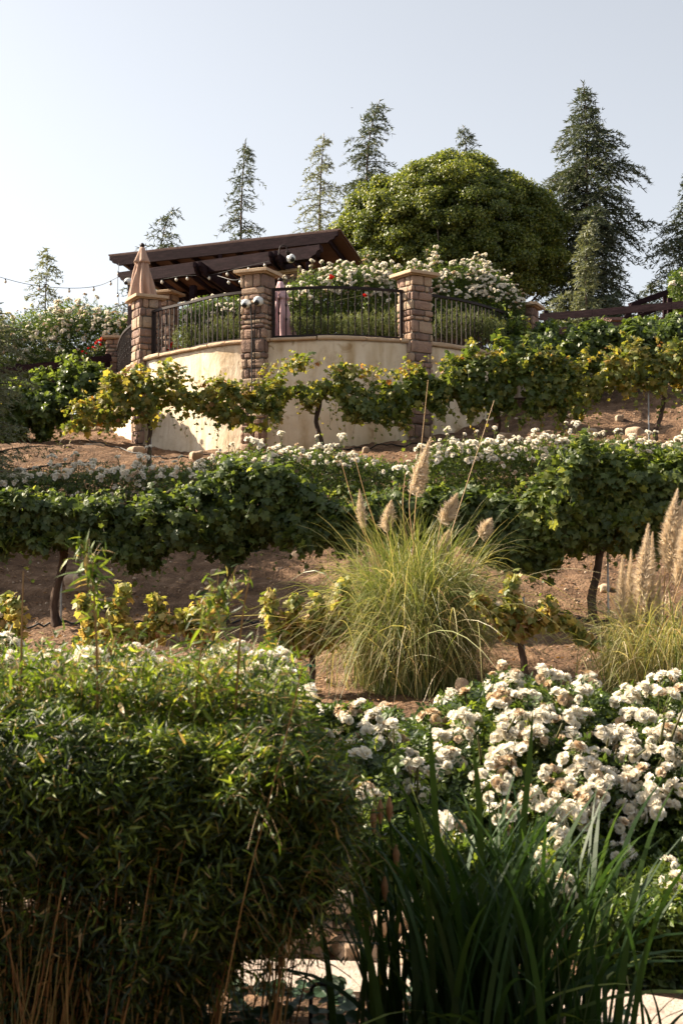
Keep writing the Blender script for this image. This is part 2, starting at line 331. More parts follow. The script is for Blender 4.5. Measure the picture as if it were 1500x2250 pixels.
def wall():
    A = Acc(); ss = np.arange(.3, SL[-1] - .1, .07); V = []; nz = 34
    for s in ss:
        p, t, n = plan(s); zb = gz(*p) - .25
        for k in range(nz + 1):
            z = zb + (WT - zb) * k / nz
            q = np.array([p[0], p[1], z]); o = .012 * fbm(q * 1.6, 4, 3) + .006 * vnoise(q * 5, 6) + .05 * max(0, 1 - (z - zb - .2) * 2)
            V.append((*(p + n * o), z))
        V.append((*(p - n * .28), WT)); V.append((*(p - n * .28), zb))
    m = nz + 3; fc = [(i * m + k, (i + 1) * m + k, (i + 1) * m + k + 1, i * m + k + 1) for i in range(len(ss) - 1) for k in range(m - 1)]
    A.add(V, fc); w_ = thing('retaining_wall', 'curved cream stucco retaining wall holding up the terrace', 'wall', (-.1, 26.9, gz(-.1, 26.9)))
    A.build('stucco_face', M['stucco'], w_, smooth=True)
    s = .3; k = 0
    while s < SL[-1] - .5:
        L = random.uniform(.45, 1.1); c, t, n = plan(s + L / 2)
        hh = random.uniform(.055, .085); B = Acc()
        Vv, Fc = cubegrid(6)
        sub = []
        wd = random.uniform(.40, .47)
        for v in Vv:
            ps, ts, ns = plan(s + .012 + (L - .024) * (v[0] + 1) / 2)
            e_ = max(abs(v[0]), abs(v[2])); rr = .018 * max(0, abs(v[1])) * (abs(v[2]) ** 3)
            q = ps - ns * .14 + ns * v[1] * (wd / 2 - rr)
            z = WT + hh / 2 + .004 + v[2] * hh / 2
            dlt = fbm(np.array([[q[0] * 4, q[1] * 4, z * 9]]), k, 3)[0]
            q = q + ns * v[1] * .028 * dlt
            sub.append((q[0], q[1], z + .012 * dlt * (1 if v[2] > 0 else .6)))
        B.add(sub, Fc, random.random()); B.build('coping_stone', M['capstone'], w_, smooth=False); s += L; k += 1
    # terrace soil top
    B = Acc(); pts = [plan(s_)[0] - plan(s_)[2] * .2 for s_ in np.arange(.3, SL[-1] - .1, .3)]
    V = [(p[0], p[1], 6.24) for p in pts]; B.add(V + [(4.4, 44, 6.24), (-6, 44, 6.24)], [tuple(range(len(V) + 2))])
    o = B.build('terrace_ground', M['soil']); o['kind'] = 'structure'
wall()
def pillar(px, label, width=.50, s=None, top=7.62, at=None, ground_z=None, capw=.72):
    if at is None:
        s = s_at_px(px) if s is None else s; p, t, n = plan(s); p = p - n * .10
    else: p, t = np.array(at[:2]), np.array(at[2:]); n = np.array([t[1], -t[0]])
    zb = (gz(*(p + n * .3)) if ground_z is None else ground_z)
    th = thing('stone_pillar', label, 'pillar', (p[0], p[1], zb), 'stone pillars of the terrace')
    A = Acc(); rbox(A, (p[0], p[1], (zb - .3 + top) / 2), (width - .05, width - .05, top - zb + .3), t, .01, n=3); A.build('mortar_core', M['mortar'], th)
    A = Acc(); z = zb - .12; k = int(abs(px)) % 2
    while z < top - .02:
        h = min(random.choice((.09, .12, .15, .18, .25)) + random.uniform(-.01, .02), top - z)
        if top - z - h < .09: h = top - z
        for side in range(4):       # veneer: stones on each face
            dv = [n, t, -n, -t][side]; al = [t, -n, -t, n][side]; cuts = [-width / 2, width / 2]
            if random.random() < .75: cuts = [-width / 2, random.uniform(-.12, .12), width / 2]
            ext = (side + k) % 2
            for i in range(len(cuts) - 1):
                c0, c1 = cuts[i], cuts[i + 1]
                if not ext: c0 = max(c0, -width / 2 + .07); c1 = min(c1, width / 2 - .07)
                if c1 - c0 < .05: continue
                cc = p + al * (c0 + c1) / 2 + dv * (width / 2 - .035 + random.uniform(-.006, .014))
                rbox(A, (cc[0], cc[1], z + h / 2), (c1 - c0 - .016, .085, h - .016), al, .03, .022, 5, random.randint(0, 999), random.random(), fr=7)
        z += h; k += 1
    A.build('stonework', M['stone'], th)
    A = Acc(); rbox(A, (p[0], p[1], top + .045), (capw, capw, .07), t, .012, .004, 6, 3, .6)
    rbox(A, (p[0], p[1], top + .003), (capw - .12, capw - .12, .03), t, .008, 0, 3, 3, .3)
    A.build('cap', M['capstone'], th); return th, p, t, n, zb
sP0 = 2.0; sP1 = s_at_px(309); sP2 = s_at_px(560); sP3 = s_at_px(919); sP4 = s_at_px(1166)
pillar(245, 'small far pillar at the left end of the terrace, mostly behind the corner pillar', s=sP0)
pillar(309, 'sunlit stone corner pillar below the folded tan parasol', s=sP1)
PP2 = pillar(560, 'stone pillar with two white dome cameras and a black conduit', s=sP2)
pillar(919, 'reddish stone pillar right of the pink parasol, below white roses', s=sP3)
pillar(1166, 'stone pillar half covered by vine leaves at the right end of the railing', s=sP4)
balm = []
for k in range(2):
    A = Acc(); rbox(A, (0, 0, .45), (.020, .020, .90), r=.003, n=3)
    for zc in ([.45] if k else [.33, .60]):
        rbox(A, (0, 0, zc), (.044, .044, .030), r=.012, n=4); rbox(A, (0, 0, zc - .022), (.032, .032, .014), r=.006, n=3); rbox(A, (0, 0, zc + .022), (.032, .032, .014), r=.006, n=3)
    o = A.build('baluster', M['iron']); balm.append(o.data); bpy.data.objects.remove(o)
def rail(s0, s1, label):
    pm, _, _ = plan((s0 + s1) / 2); th = thing('railing_panel', label, 'railing', (pm[0], pm[1], 6.38), 'wrought iron railing panels')
    off = -.13
    def ribbon(name, z0, z1, w_):
        A = Acc(); V = []; ss = np.linspace(s0, s1, 26)
        for s in ss:
            p, t, n = plan(s)
            for (a_, z) in ((off - w_ / 2, z0), (off + w_ / 2, z0), (off + w_ / 2, z1), (off - w_ / 2, z1)): V.append((*(p + n * a_), z))
        m = len(ss); fc = [(i * 4 + k, (i + 1) * 4 + k, (i + 1) * 4 + (k + 1) % 4, i * 4 + (k + 1) % 4) for i in range(m - 1) for k in range(4)] + [(0, 1, 2, 3), tuple((m - 1) * 4 + k for k in (3, 2, 1, 0))]
        A.add(V, fc); A.build(name, M['iron'], th)
    ribbon('top_rail', 7.315, 7.365, .055); ribbon('bottom_rail', 6.40, 6.435, .045)
    for s in (s0 + .03, s1 - .03):
        p, t, n = plan(s); q = p + n * off; A = Acc(); rbox(A, (q[0], q[1], 6.86), (.055, .055, 1.0), t, .004, n=3); A.build('end_post', M['iron'], th)
    nb = max(3, int(round((s1 - s0) / .142))); pc, tc_, nc = plan((s0 + s1) / 2); 
    for i in range(1, nb):
        s = s0 + (s1 - s0) * i / nb; p, t, n = plan(s); q = p + n * off
        inst(balm[i % 2], 'baluster', th, (q[0], q[1], 6.425), (0, 0, math.atan2(t[1], t[0])))
rail(sP0 + .28, sP1 - .28, 'narrow railing panel curving back left of the sunlit corner pillar')
rail(sP1 + .28, sP2 - .30, 'curved railing panel between the corner pillar and the pillar with cameras')
rail(sP2 + .30, sP3 - .28, 'railing panel in front of the pink parasol between two pillars')
rail(sP3 + .28, sP4 - .28, 'railing panel curving down right of the reddish pillar with vine leaves on its end')

def lathe(acc, prof, c, n=16, rnd=.5, dirv=None, mat=0, fold=None):
    V = []; m = len(prof)
    Z = np.array(dirv if dirv is not None else (0, 0, 1), float); Z /= np.linalg.norm(Z)
    X = np.cross(Z, [0.1, .2, .9] if abs(Z[2]) < .9 else [1, 0, 0.]); X /= np.linalg.norm(X); Y = np.cross(Z, X)
    for i, (r, z) in enumerate(prof):
        for j in range(n):
            an = 2 * math.pi * j / n; rr = r * (fold(i / (m - 1), an) if fold else 1)
            V.append(np.array(c) + X * math.cos(an) * rr + Y * math.sin(an) * rr + Z * z)
    fc = [(i * n + j, i * n + (j + 1) % n, (i + 1) * n + (j + 1) % n, (i + 1) * n + j) for i in range(m - 1) for j in range(n)]
    fc += [tuple(range(n))[::-1], tuple((m - 1) * n + j for j in range(n))]
    acc.add(V, fc, rnd, mat)
def parasol(px, ytop, ybot, d, mat, label, zfloor):
    a_, b_ = P(px, ytop, d), P(px, ybot, d); th = thing('closed_parasol', label, 'parasol', (a_.x, d, zfloor), 'folded parasols')
    A = Acc(); tube(A, [(a_.x, d, zfloor), (a_.x, d, a_.z + .02)], .022, 8); A.build('pole', M['iron'], th)
    H = a_.z - b_.z; A = Acc(); pr = [(.02 + .24 * t ** .8, 0) for t in (0,)]; 
    prof = [(.035 + .24 * t ** .85, a_.z - H * t) for t in np.linspace(.06, 1, 26)][::-1]
    f1 = lambda t, an: 1 + (.30 * math.sin(an * 8 + 1.2 * math.sin(t * 5)) + .12 * math.sin(an * 13 + 2 + t * 3)) * (.35 + .65 * (1 - t))
    lathe(A, prof, (a_.x, d, 0), 72, fold=f1); A.build('canopy', mat, th, smooth=True)
    A = Acc(); prof = [(.04 + .42 * t, a_.z - H * t) for t in np.linspace(.03, .30, 8)][::-1]
    lathe(A, prof, (a_.x, d, 0), 48, fold=lambda t, an: 1 + .22 * (1 - t) * math.sin(an * 6 + 1)); A.build('vent_flap', mat, th, smooth=True)
    A = Acc(); lathe(A, [(.05, -.02), (.055, .0), (.045, .03), (.02, .06)], (a_.x, d, a_.z), 14); A.build('finial', M['iron'], th, smooth=True)
parasol(313, 540, 668, 30.2, M['tan'], 'folded tan parasol standing behind the sunlit corner pillar', 6.24)
parasol(616, 615, 760, 28.0, M['pink'], 'folded pink parasol behind the railing beside the camera pillar', 6.24)

def camera_thing(c, out, label, r=.085):
    c = np.array(c); out = nrm(np.array(out, float)); th = thing('security_camera', label, 'security camera', tuple(c), 'white dome security cameras')
    A = Acc(); lathe(A, [(r * .8, -.10), (r, -.08), (r, -.03), (r * .97, 0), (r * .8, .04), (r * .5, .07), (.01, .082)], c, 20, dirv=out); A.build('housing', M['white'], th, smooth=True)
    A = Acc(); dn = nrm(out + np.array([.15, 0, -.75])); lathe(A, [(r * .56, -.02), (r * .56, .035), (r * .45, .05), (r * .1, .055)], c + dn * r * .62, 16, dirv=dn); A.build('lens', M['lens'], th, smooth=True)
_, pp, tt, nn, zz = PP2
for px, py, lb in ((541, 666, 'white dome camera on the camera pillar, the lower left one of the pair'), (571, 662, 'white dome camera on the camera pillar, the right one of the pair')):
    q = P(px + 11, py, pp[1] - .28); k = ((q.x - pp[0]) * tt[0]); base = pp + tt * (k / tt[0]) + nn * (.25 + .06)
    camera_thing((base[0], base[1], q.z), (*nn, 0), lb, .092)
A = Acc(); base = pp + nn * .285 + tt * .02
tube(A, [(base[0] - .03, base[1] - .0, 7.02), (base[0] - .02, base[1], 6.8), (base[0], base[1], 6.5), (base[0], base[1], 5.6), (base[0], base[1], 5.2)], .014, 6)
base = base + tt * .05
tube(A, [(base[0], base[1], 6.9), (base[0], base[1], 6.5), (base[0], base[1], 5.25)], .011, 6)
tag(A.build('conduit', M['black'], loc=(base[0], base[1], 5.2)), 'black cable conduit running down the camera pillar', 'conduit')

# ---------------------------------------------------------------- pergola
pg = thing('pergola', 'dark stained timber pergola with a solid roof above the terrace', 'pergola', (-2.8, 32.5, 6.24))
UL, UR = P(243, 575, 34.5), P(742, 520, 32.0); LLf, LRt = P(262, 612, 33.4), P(704, 552, 30.6)
fd = np.array([UR.x - UL.x, UR.y - UL.y]); fd /= np.linalg.norm(fd); bd = np.array([.17, .98]); bd /= np.linalg.norm(bd)
def tail(name, a_, b_, wd, ht, notch=True):
    a_ = np.array(a_); b_ = np.array(b_); A = Acc(); d_ = b_ - a_; L = np.linalg.norm(d_); u = d_ / L
    side = np.cross(u, [0, 0, 1.]); side /= np.linalg.norm(side)
    pr = [(0, ht / 2), (L, ht / 2), (L, .10 * ht), (L - .06, .02 * ht), (L - .10, -.22 * ht), (L - .18, -.28 * ht), (L - .24, -ht / 2), (.24, -ht / 2), (.18, -.28 * ht), (.10, -.22 * ht), (.06, .02 * ht), (0, .1 * ht)]
    V = [a_ + u * s + np.array([0, 0, z]) + side * sg * wd / 2 for sg in (-1, 1) for s, z in pr]; n = len(pr)
    A.add(V, [tuple(range(n)), tuple(range(n, 2 * n))[::-1]] + [(i, i + n, (i + 1) % n + n, (i + 1) % n) for i in range(n)])
    return A.build(name, M['wood'], pg)
tail('fascia_beam', UL, UR, .09, .24)
off = np.array([*(bd * .5), 0]); tail('fascia_beam', np.array(UL) + off * 9, np.array(UR) + off * 9, .09, .24)
tail('main_beam', LLf, LRt, .10, .28); tail('main_beam', np.array(LLf) + np.array([*(bd * .16), 0]), np.array(LRt) + np.array([*(bd * .16), 0]), .10, .28)
# roof lining and roof sheet
A = Acc(); z1 = .13; q = [np.array(UL) + [0, 0, z1], np.array(UR) + [0, 0, z1], np.array(UR) + [0, 0, z1] + off * 10, np.array(UL) + [0, 0, z1] + off * 10]
A.add([*(q[i] for i in range(4)), *(q[i] + [0, 0, .02] for i in range(4))], [(3, 2, 1, 0), (4, 5, 6, 7), (0, 1, 5, 4), (1, 2, 6, 5), (2, 3, 7, 6), (3, 0, 4, 7)]); A.build('roof_lining', M['ply'], pg)
A = Acc(); nrw = 14
for i in range(nrw):
    a0 = i / nrw; q0 = np.array(UL) * (1 - 0) + off * 10 * a0 + [0, 0, z1 + .026]; q1 = np.array(UR) + off * 10 * a0 + [0, 0, z1 + .026]; e_ = off * 10 / nrw * 1.12
    u = np.array([*fd, 0]) * .06
    A.add([q0 - u, q1 + u, q1 + u + e_, q0 - u + e_, q0 - u + [0, 0, .03], q1 + u + [0, 0, .03], q1 + u + e_ + [0, 0, .012], q0 - u + e_ + [0, 0, .012]],
          [(3, 2, 1, 0), (4, 5, 6, 7), (0, 1, 5, 4), (1, 2, 6, 5), (2, 3, 7, 6), (3, 0, 4, 7)])
A.build('roof_covering', M['roof'], pg)
for k in range(10):
    t = (k + .5) / 10; a_ = np.array(UL) * (1 - t) + np.array(UR) * t; A = Acc(); bar(A, a_ + off * .2 + [0, 0, .05], a_ + off * 9.8 + [0, 0, .05], .05, .14); A.build('rafter', M['wood'], pg)
def onbeam(px, beam, z):
    best = min(np.linspace(0, 1, 400), key=lambda t: abs((beam[0] * (1 - t) + beam[1] * t).x / (beam[0] * (1 - t) + beam[1] * t).y * F + 750 - px)); q = beam[0] * (1 - best) + beam[1] * best
    return np.array([q.x, q.y, z])
for px in (286, 481, 676):
    q0 = onbeam(px, (LLf, LRt), LLf.z + .14); q1 = onbeam(px, (UL, UR), UL.z - .12); A = Acc(); m_ = q1.copy(); m_[2] = q0[2]
    bar(A, (q1[0], q1[1], q0[2] - .3), q1, .10, .10); A.build('strut', M['wood'], pg)
for px, py, in ((447, 585), (612, 556)):     # paired cross beams whose carved ends reach out past the main beam
    e0 = onbeam(px, (LLf, LRt), LLf.z - .24); ddir = np.array([.22, .975, 0])
    for o_ in (-.07, .07):
        st = e0 - ddir * .55 + np.array([fd[0] * o_, fd[1] * o_, .1]); tail('cross_beam', st, st + ddir * 4.2, .06, .26)
for k in range(6):
    t = (k + .3) / 6; a_ = np.array(LLf) * (1 - t) + np.array(LRt) * t; A = Acc(); bar(A, a_ + [0, 0, -.17], a_ + [*(bd * 3.5), -.17], .05, .10); A.build('batten', M['wood'], pg)
for x, y in ((P(425, 640, 34.5).x, 34.5), (P(700, 640, 35.5).x, 35.5), (P(290, 640, 34.3).x, 34.3), (P(600, 640, 36.5).x, 36.5)):
    A = Acc(); rbox(A, (x, y, 7.6), (.15, .15, 2.75), fd, .008, n=3); A.build('post', M['wood'], pg)
def column(px, d, top, label, w_):
    q = P(px, 600, d); pillar(px + 1, label, w_, top=top, at=(q.x, d, *fd), ground_z=6.24, capw=w_ + .22)
column(645, 31.6, 8.58, 'tall stone column under the pergola behind the white roses', .46)
column(366, 33.9, 8.60, 'stone column under the pergola behind the folded tan parasol', .46)
qb = onbeam(640, (LLf, LRt), 0); camera_thing((*P(640, 567, qb[1] - .45),), (.25, -.95, 0), 'white dome camera hanging from the right end of the pergola beam', .095)
qb = onbeam(283, (LLf, LRt), 0); camera_thing((*P(281, 618, qb[1] - .25),), (-.7, -.7, 0), 'white camera under the left end of the pergola beam', .085)
A = Acc(); c = P(628, 552, qb[1] - 2.6)
tube(A, spl([P(612, 560, 30.3), P(616, 542, 30.3), P(627, 540, 30.3), P(633, 553, 30.3)], 12), .013, 6); lathe(A, [(.03, -.05), (.06, 0), (.06, .02)], P(633, 556, 30.3), 12, dirv=(.2, 0, 1))
tag(A.build('gooseneck_lamp', M['iron'], loc=tuple(P(612, 560, 30.3))), 'small dark gooseneck lamp on the pergola beam', 'lamp')
def string(pts, bulbs, label, drop=.05, r=.007):
    pts3 = spl([P(*p) for p in pts], 60); th = thing('string_lights', label, 'string lights', tuple(pts3[0]), 'strings of bulbs'); A = Acc(); tube(A, pts3, r, 4); A.build('wire', M['black'], th)
    for t in bulbs:
        c = pts3[int(t * 59)]; A = Acc(); lathe(A, [(.016, 0), (.018, -.03), (.012, -.04)][::-1], c, 8); b = A.build('socket', M['black'], th)
        A = Acc(); lathe(A, [(.008, -.115), (.028, -.095), (.036, -.07), (.026, -.045), (.014, -.035)], c, 10); A.build('bulb', M['glass'], th, smooth=True)
string([(-30, 600, 34), (60, 624, 34), (150, 633, 34), (215, 628, 34), (262, 608, 33.6)], [.12, .33, .52, .72, .9], 'string of bulbs sagging through the sky to the left end of the pergola')
string([(268, 606, 33.2), (345, 614, 32.8), (400, 606, 32.3), (462, 604, 31.9), (530, 588, 31.4), (600, 572, 31.0)], [.14, .24, .37, .45, .6, .72, .86, .95], 'string of pale bulbs slung along the front pergola beam')
string([(262, 578, 34.2), (260, 600, 34.2), (259, 640, 34.2), (262, 668, 34.2)], [.3, .7], 'short string of bulbs hanging down at the left end of the pergola')
string([(478, 606, 31), (520, 615, 30), (556, 590, 27.5)], [.3, .62, .9], 'string of bulbs running from the pergola to the camera pillar')

# ---------------------------------------------------------------- leaf templates
def mirror(h, tip): return h
GL = np.array([(0, .02, 0), (-.22, -.14, -.03), (-.50, .06, -.10), (-.40, .26, -.04), (-.58, .56, -.14), (-.30, .60, -.03), (0, 1.0, -.16), (.30, .60, -.03), (.58, .56, -.14), (.40, .26, -.04), (.50, .06, -.10), (.22, -.14, -.03), (0, .36, .03)])
GF = [(i, 12, (i + 1) % 12) if False else ((i + 1) % 12, 12, i) for i in range(12)]
LF = np.array([(0, 0, 0), (-.27, .42, .06), (0, .5, -.03), (.27, .42, .06), (0, 1, -.06)]); LFF = [(0, 2, 1), (0, 3, 2), (1, 2, 4), (2, 3, 4)]
def compound(k):
    V = []; Fc = []
    for (x, y, an, s) in [(0, .55, 0, .5), (-.03, .5, 70, .42), (.03, .5, -70, .42), (-.02, .22, 75, .36), (.02, .22, -75, .36)][:k]:
        c, s_ = math.cos(R(an)), math.sin(R(an)); b = len(V)
        for p in LF: q = p * s * np.array([1.15, 1, 1]); V.append((x + c * q[0] - s_ * q[1], y + s_ * q[0] + c * q[1], q[2] - .1 * abs(x + c * q[0] - s_ * q[1])))
        Fc += [tuple(b + i for i in f) for f in LFF]
    return np.array(V), Fc
RL5 = compound(5); RL3 = compound(3)
BL = np.array([(0, 0, 0), (-.06, .25, .012), (0, .25, 0), (.06, .25, .012), (-.045, .62, -.02), (0, .62, -.035), (.045, .62, -.02), (0, 1, -.14)])
BF = [(0, 2, 1), (0, 3, 2), (1, 2, 5, 4), (2, 3, 6, 5), (4, 5, 7), (5, 6, 7)]
NB = np.array([(-.5, 0, 0), (.5, 0, 0), (.35, .6, 0), (0, 1, 0), (-.35, .6, 0)]) * np.array([.16, 1, 1]); NBF = [(0, 1, 2, 3, 4)]
def rv(n, s=1.0): return rng.normal(size=(n, 3)) * s
def leaves(acc, T, pos, out, size, spread=.55, upb=.35, down=.6, camb=.0, rnd=None, mat=0):
    n = len(pos); nr = nrm(out * .9 + rv(n, spread) + np.array([0, -camb, upb])); tp = nrm(rv(n, .6) + out * .5 + np.array([0, 0, -down]))
    rnd = rng.random(n) if rnd is None else rnd
    acc.scatter(T[0], T[1], pos, bases(nr, tp), size * (.6 + .7 * rng.random(n)), rnd, mat)
def mass(prof, d, thick, n, seed=0, lump=.16, freq=.9, shell=.55, front=.68, sup=.75, gap=-.9, topn=0.0, gf=2.6, shear=0.0, rag=0.0):
    prof = np.array(prof, float); px = rng.uniform(prof[0, 0], prof[-1, 0], n * 2); top = np.interp(px, prof[:, 0], prof[:, 1]); bot = np.interp(px, prof[:, 0], prof[:, 2])
    if rag:
        h0 = bot - top; z0 = np.zeros_like(px); f_ = F / d
        a1 = vnoise(np.stack([px / f_ * 2.6, z0, z0 + seed], -1), 5) * .65 + vnoise(np.stack([px / f_ * 7, z0, z0 + seed], -1), 6) * .5
        a2 = vnoise(np.stack([px / f_ * 2.9, z0 + 9, z0 + seed], -1), 7) * .65 + vnoise(np.stack([px / f_ * 8, z0, z0 + seed], -1), 8) * .5
        top = top - rag * h0 * a1; bot = np.maximum(bot + rag * h0 * a2, top + .25 * h0)
    k = rng.random(len(px)) < (bot - top) / (bot - top).max(); px, top, bot = px[k], top[k], bot[k]; m = len(px)
    an = np.where(rng.random(m) < front, rng.uniform(math.pi * .5, math.pi * 1.5, m), rng.uniform(-math.pi * .5, math.pi * .5, m))
    r = shell + (1 - shell) * rng.random(m); r = np.where(rng.random(m) < .72, r, rng.random(m) ** .5)
    sc_ = d / F; ca = np.sign(np.cos(an)) * abs(np.cos(an)) ** sup; sa = np.sign(np.sin(an)) * abs(np.sin(an)) ** sup
    q = np.stack([(px - 750) * sc_ * freq * 2.2, ca * freq * 1.4, sa * freq * 1.4], -1)
    r = r * (1 + lump * 2.6 * fbm(q, seed, 3) + lump * 1.2 * vnoise(q * 4, seed + 9))
    y = (top + bot) / 2 - (bot - top) / 2 * r * sa; dd = d + thick / 2 * r * ca + shear * sa
    pos = Pn(px, y, dd); out = np.stack([.25 * rng.normal(size=m), ca, sa], -1)
    g = fbm(pos * gf, seed + 50, 2); k = g > gap; k &= pos[:, 2] > tz(pos[:, 0], pos[:, 1]) + .02
    return pos[k], nrm(out[k]), px[k], r[k], g[k]
def shoots(acc, T, starts, dirs, lens, step, size, stem_r=.003, droop=.5, rndb=.5, mat=0, stemmat=1):
    for s0, d0, L in zip(starts, dirs, lens):
        n = max(3, int(L / step)); t = np.linspace(0, 1, n); d0 = d0 / np.linalg.norm(d0)
        sd_ = rng.normal(size=3) * .12
        pts = s0 + np.outer(t * L, d0) + np.outer(t ** 2 * L, sd_) + np.outer(t ** 2.2 * L * droop, [0, 0, -1])
        tube(acc, pts[::max(1, n // 5)] if n > 5 else pts, np.linspace(stem_r, stem_r * .4, len(pts[::max(1, n // 5)] if n > 5 else pts)), 4, mat=stemmat)
        sgn = np.where(np.arange(n) % 2 == 0, 1, -1)[:, None]; sv = np.cross(d0, [0, 1., .2]); ou = nrm(sgn * sv + rv(n, .5)); 
        leaves(acc, T, pts + ou * .02, nrm(ou * .4 + rv(n, .5) + np.array([0, -.3, .5])), size * np.interp(t, [0, 1], [1, .55]), rnd=np.clip(rndb + rng.normal(size=n) * .2, 0, 1), mat=mat, down=.2)

# ---------------------------------------------------------------- grape vines
def vine_row(prof, d, thick, n, trunks, mat, size, seed, labels, group, nshoot=5, gold=None, borders=None, trunk_r=.035, gap=-.55, rag=.34, stakes=(), stakelabels=(), base_h=None, lump=.14, topspike=1.0):
    pos, out, px, r, g = mass(prof, d, thick, n, seed, lump, gap=gap, rag=rag)
    tp = [t[0] for t in trunks]; bo = borders or [(tp[i] + tp[i + 1]) / 2 for i in range(len(tp) - 1)]
    idx = np.searchsorted(np.array(bo), px + rng.normal(size=len(px)) * 14)
    prof = np.array(prof, float)
    for i, tr in enumerate(trunks):
        x0 = P(tr[0], 1000, d).x; zb = gz(x0, d); th = thing('grapevine', labels[i], 'grapevine', (x0, d, zb), group)
        lo = bo[i - 1] if i else prof[0, 0]; hi = bo[i] if i < len(bo) else prof[-1, 0]
        cz = lambda p_: P(p_, np.interp(p_, prof[:, 0], prof[:, 1] * .35 + prof[:, 2] * .65), d)
        if tr[1]:
            hz = cz(tr[0]).z; A = Acc(); pts = [(x0, d, zb - .06)]
            for k in range(1, 6): pts.append((x0 + tr[2] * k / 5 + random.uniform(-.085, .085), d + random.uniform(-.03, .03), zb + (hz - zb) * k / 5))
            sp = spl(pts, 16); rr = trunk_r * np.interp(np.linspace(0, 1, 16), [0, .12, .5, .9, 1], [1.7, 1.1, .9, 1.2, 1.1])
            tube(A, sp, rr, 9, wob=.12, seed=i); tube(A, sp + np.array([trunk_r * .6, 0, 0]) , rr * .55, 6, wob=.15, seed=i + 3)
            for e_ in (lo + 8, hi - 8):
                e_ = np.clip(e_, -60, 1560); ps = [sp[-1]] + [np.array(cz(tr[0] + (e_ - tr[0]) * q_)) + rng.normal(size=3) * .02 for q_ in (.15, .4, .7, 1)]
                tube(A, spl(ps, 12), np.linspace(trunk_r * .75, trunk_r * .25, 12), 7, wob=.12)
            A.build('trunk', M['bark'], th, smooth=True)
        A = Acc(); k = idx == i; rn = np.clip(rng.random(k.sum()) * .8 + .25 * g[k] + (gold(px[k]) if gold else 0), 0, 1)
        leaves(A, (GL, GF), pos[k], out[k], size, spread=.5, upb=.28, down=.8, rnd=rn)
        ns = int(nshoot * (hi - lo) * d / F * 2); sx = rng.uniform(lo, hi, ns); st = np.array([P(x, np.interp(x, prof[:, 0], prof[:, 1]) + 14 * 17 / d, d + random.uniform(-.3, .2)) for x in sx]).reshape(-1, 3)
        if ns: shoots(A, (GL, GF), st, np.stack([rng.normal(size=ns) * .5, rng.normal(size=ns) * .3 - .1, np.ones(ns)], -1), rng.uniform(.15, .5, ns) * topspike, .055, size * .8, rndb=.62)
        kk = np.where(k & (r > .8))[0]
        if len(kk):
            ch = rng.choice(kk, min(len(kk), int(len(kk) ** .5 * 1.6) + 8)); shoots(A, (GL, GF), pos[ch], out[ch] + rv(len(ch), .5), rng.uniform(.10, .34, len(ch)) * topspike, .05, size * .85, rndb=.5, droop=.7)
        ns = ns // 2; sx = rng.uniform(lo, hi, ns); st = np.array([P(x, np.interp(x, prof[:, 0], prof[:, 2]) - 25 * 17 / d, d - .3) for x in sx]).reshape(-1, 3)
        if ns: shoots(A, (GL, GF), st, np.stack([rng.normal(size=ns) * .7, -.3 + 0 * sx, -.3 - rng.random(ns)], -1), rng.uniform(.15, .42, ns), .055, size * .85, rndb=.4)
        A.build('foliage', [mat, M['cane']], th)
    for (spx, up), lb in zip(stakes, stakelabels):
        q = P(spx, 1000, d + .06); zb = gz(q.x, q.y); A = Acc(); tube(A, [(q.x, q.y, zb - .2), (q.x, q.y, P(spx, up, d).z)], .013, 8)
        tag(A.build('vine_stake', M['galv'], loc=(q.x, q.y, zb)), lb, 'stake', 'metal stakes beside the vines')
row3 = [(140, 905, 945), (200, 885, 950), (250, 835, 940), (300, 815, 925), (360, 815, 915), (420, 838, 915), (480, 848, 915), (540, 852, 930), (600, 812, 925), (660, 800, 885), (720, 822, 880), (770, 805, 895),
    (820, 830, 935), (850, 825, 945), (880, 818, 915), (920, 805, 905), (980, 805, 915), (1040, 788, 915), (1100, 780, 925), (1160, 790, 920), (1220, 790, 915), (1260, 800, 895), (1320, 775, 885), (1380, 755, 880), (1440, 760, 880), (1530, 755, 885)]
vine_row(row3, 25, .6, 11000, [(322, 1, .02), (700, 1, .06), (1085, 1, 0), (1440, 1, .1)], M['vineolive'], .115, 3,
    ['olive grapevine with thin dark trunk in front of the bright left part of the wall', 'grapevine with crooked trunk growing before the middle of the stucco wall', 'dense grapevine mass overlapping the right end of the stucco wall', 'yellow green grapevine with forked trunk on the slope right of the terrace'],
    'upper row of vines before the wall', gold=lambda p: np.interp(p, [150, 480, 700, 900, 1150, 1300, 1500], [.12, .08, -.08, -.25, -.3, 0, .05]), stakes=((332, 900), (696, 870), (1425, 860)),
    stakelabels=('thin stake beside the vine trunk before the bright left part of the wall', 'thin stake beside the crooked vine trunk before the middle of the wall', 'pale stake beside the forked vine right of the terrace'), trunk_r=.038, gap=-.22, rag=.5, lump=.24, topspike=1.2, nshoot=7, borders=[520, 880, 1245])
row2 = [(-40, 1090, 1210), (60, 1090, 1200), (130, 1095, 1195), (200, 1105, 1195), (270, 1085, 1200), (350, 1065, 1220), (430, 1080, 1225), (480, 1050, 1215), (530, 1028, 1215), (590, 1030, 1200), (640, 1045, 1200), (680, 1075, 1215), (740, 1090, 1220), (850, 1085, 1215), (960, 1085, 1190),
    (1020, 1080, 1180), (1090, 1095, 1225), (1150, 1080, 1270), (1195, 1005, 1250), (1260, 985, 1215), (1330, 980, 1200), (1400, 990, 1205), (1460, 1000, 1190), (1560, 1010, 1160)]
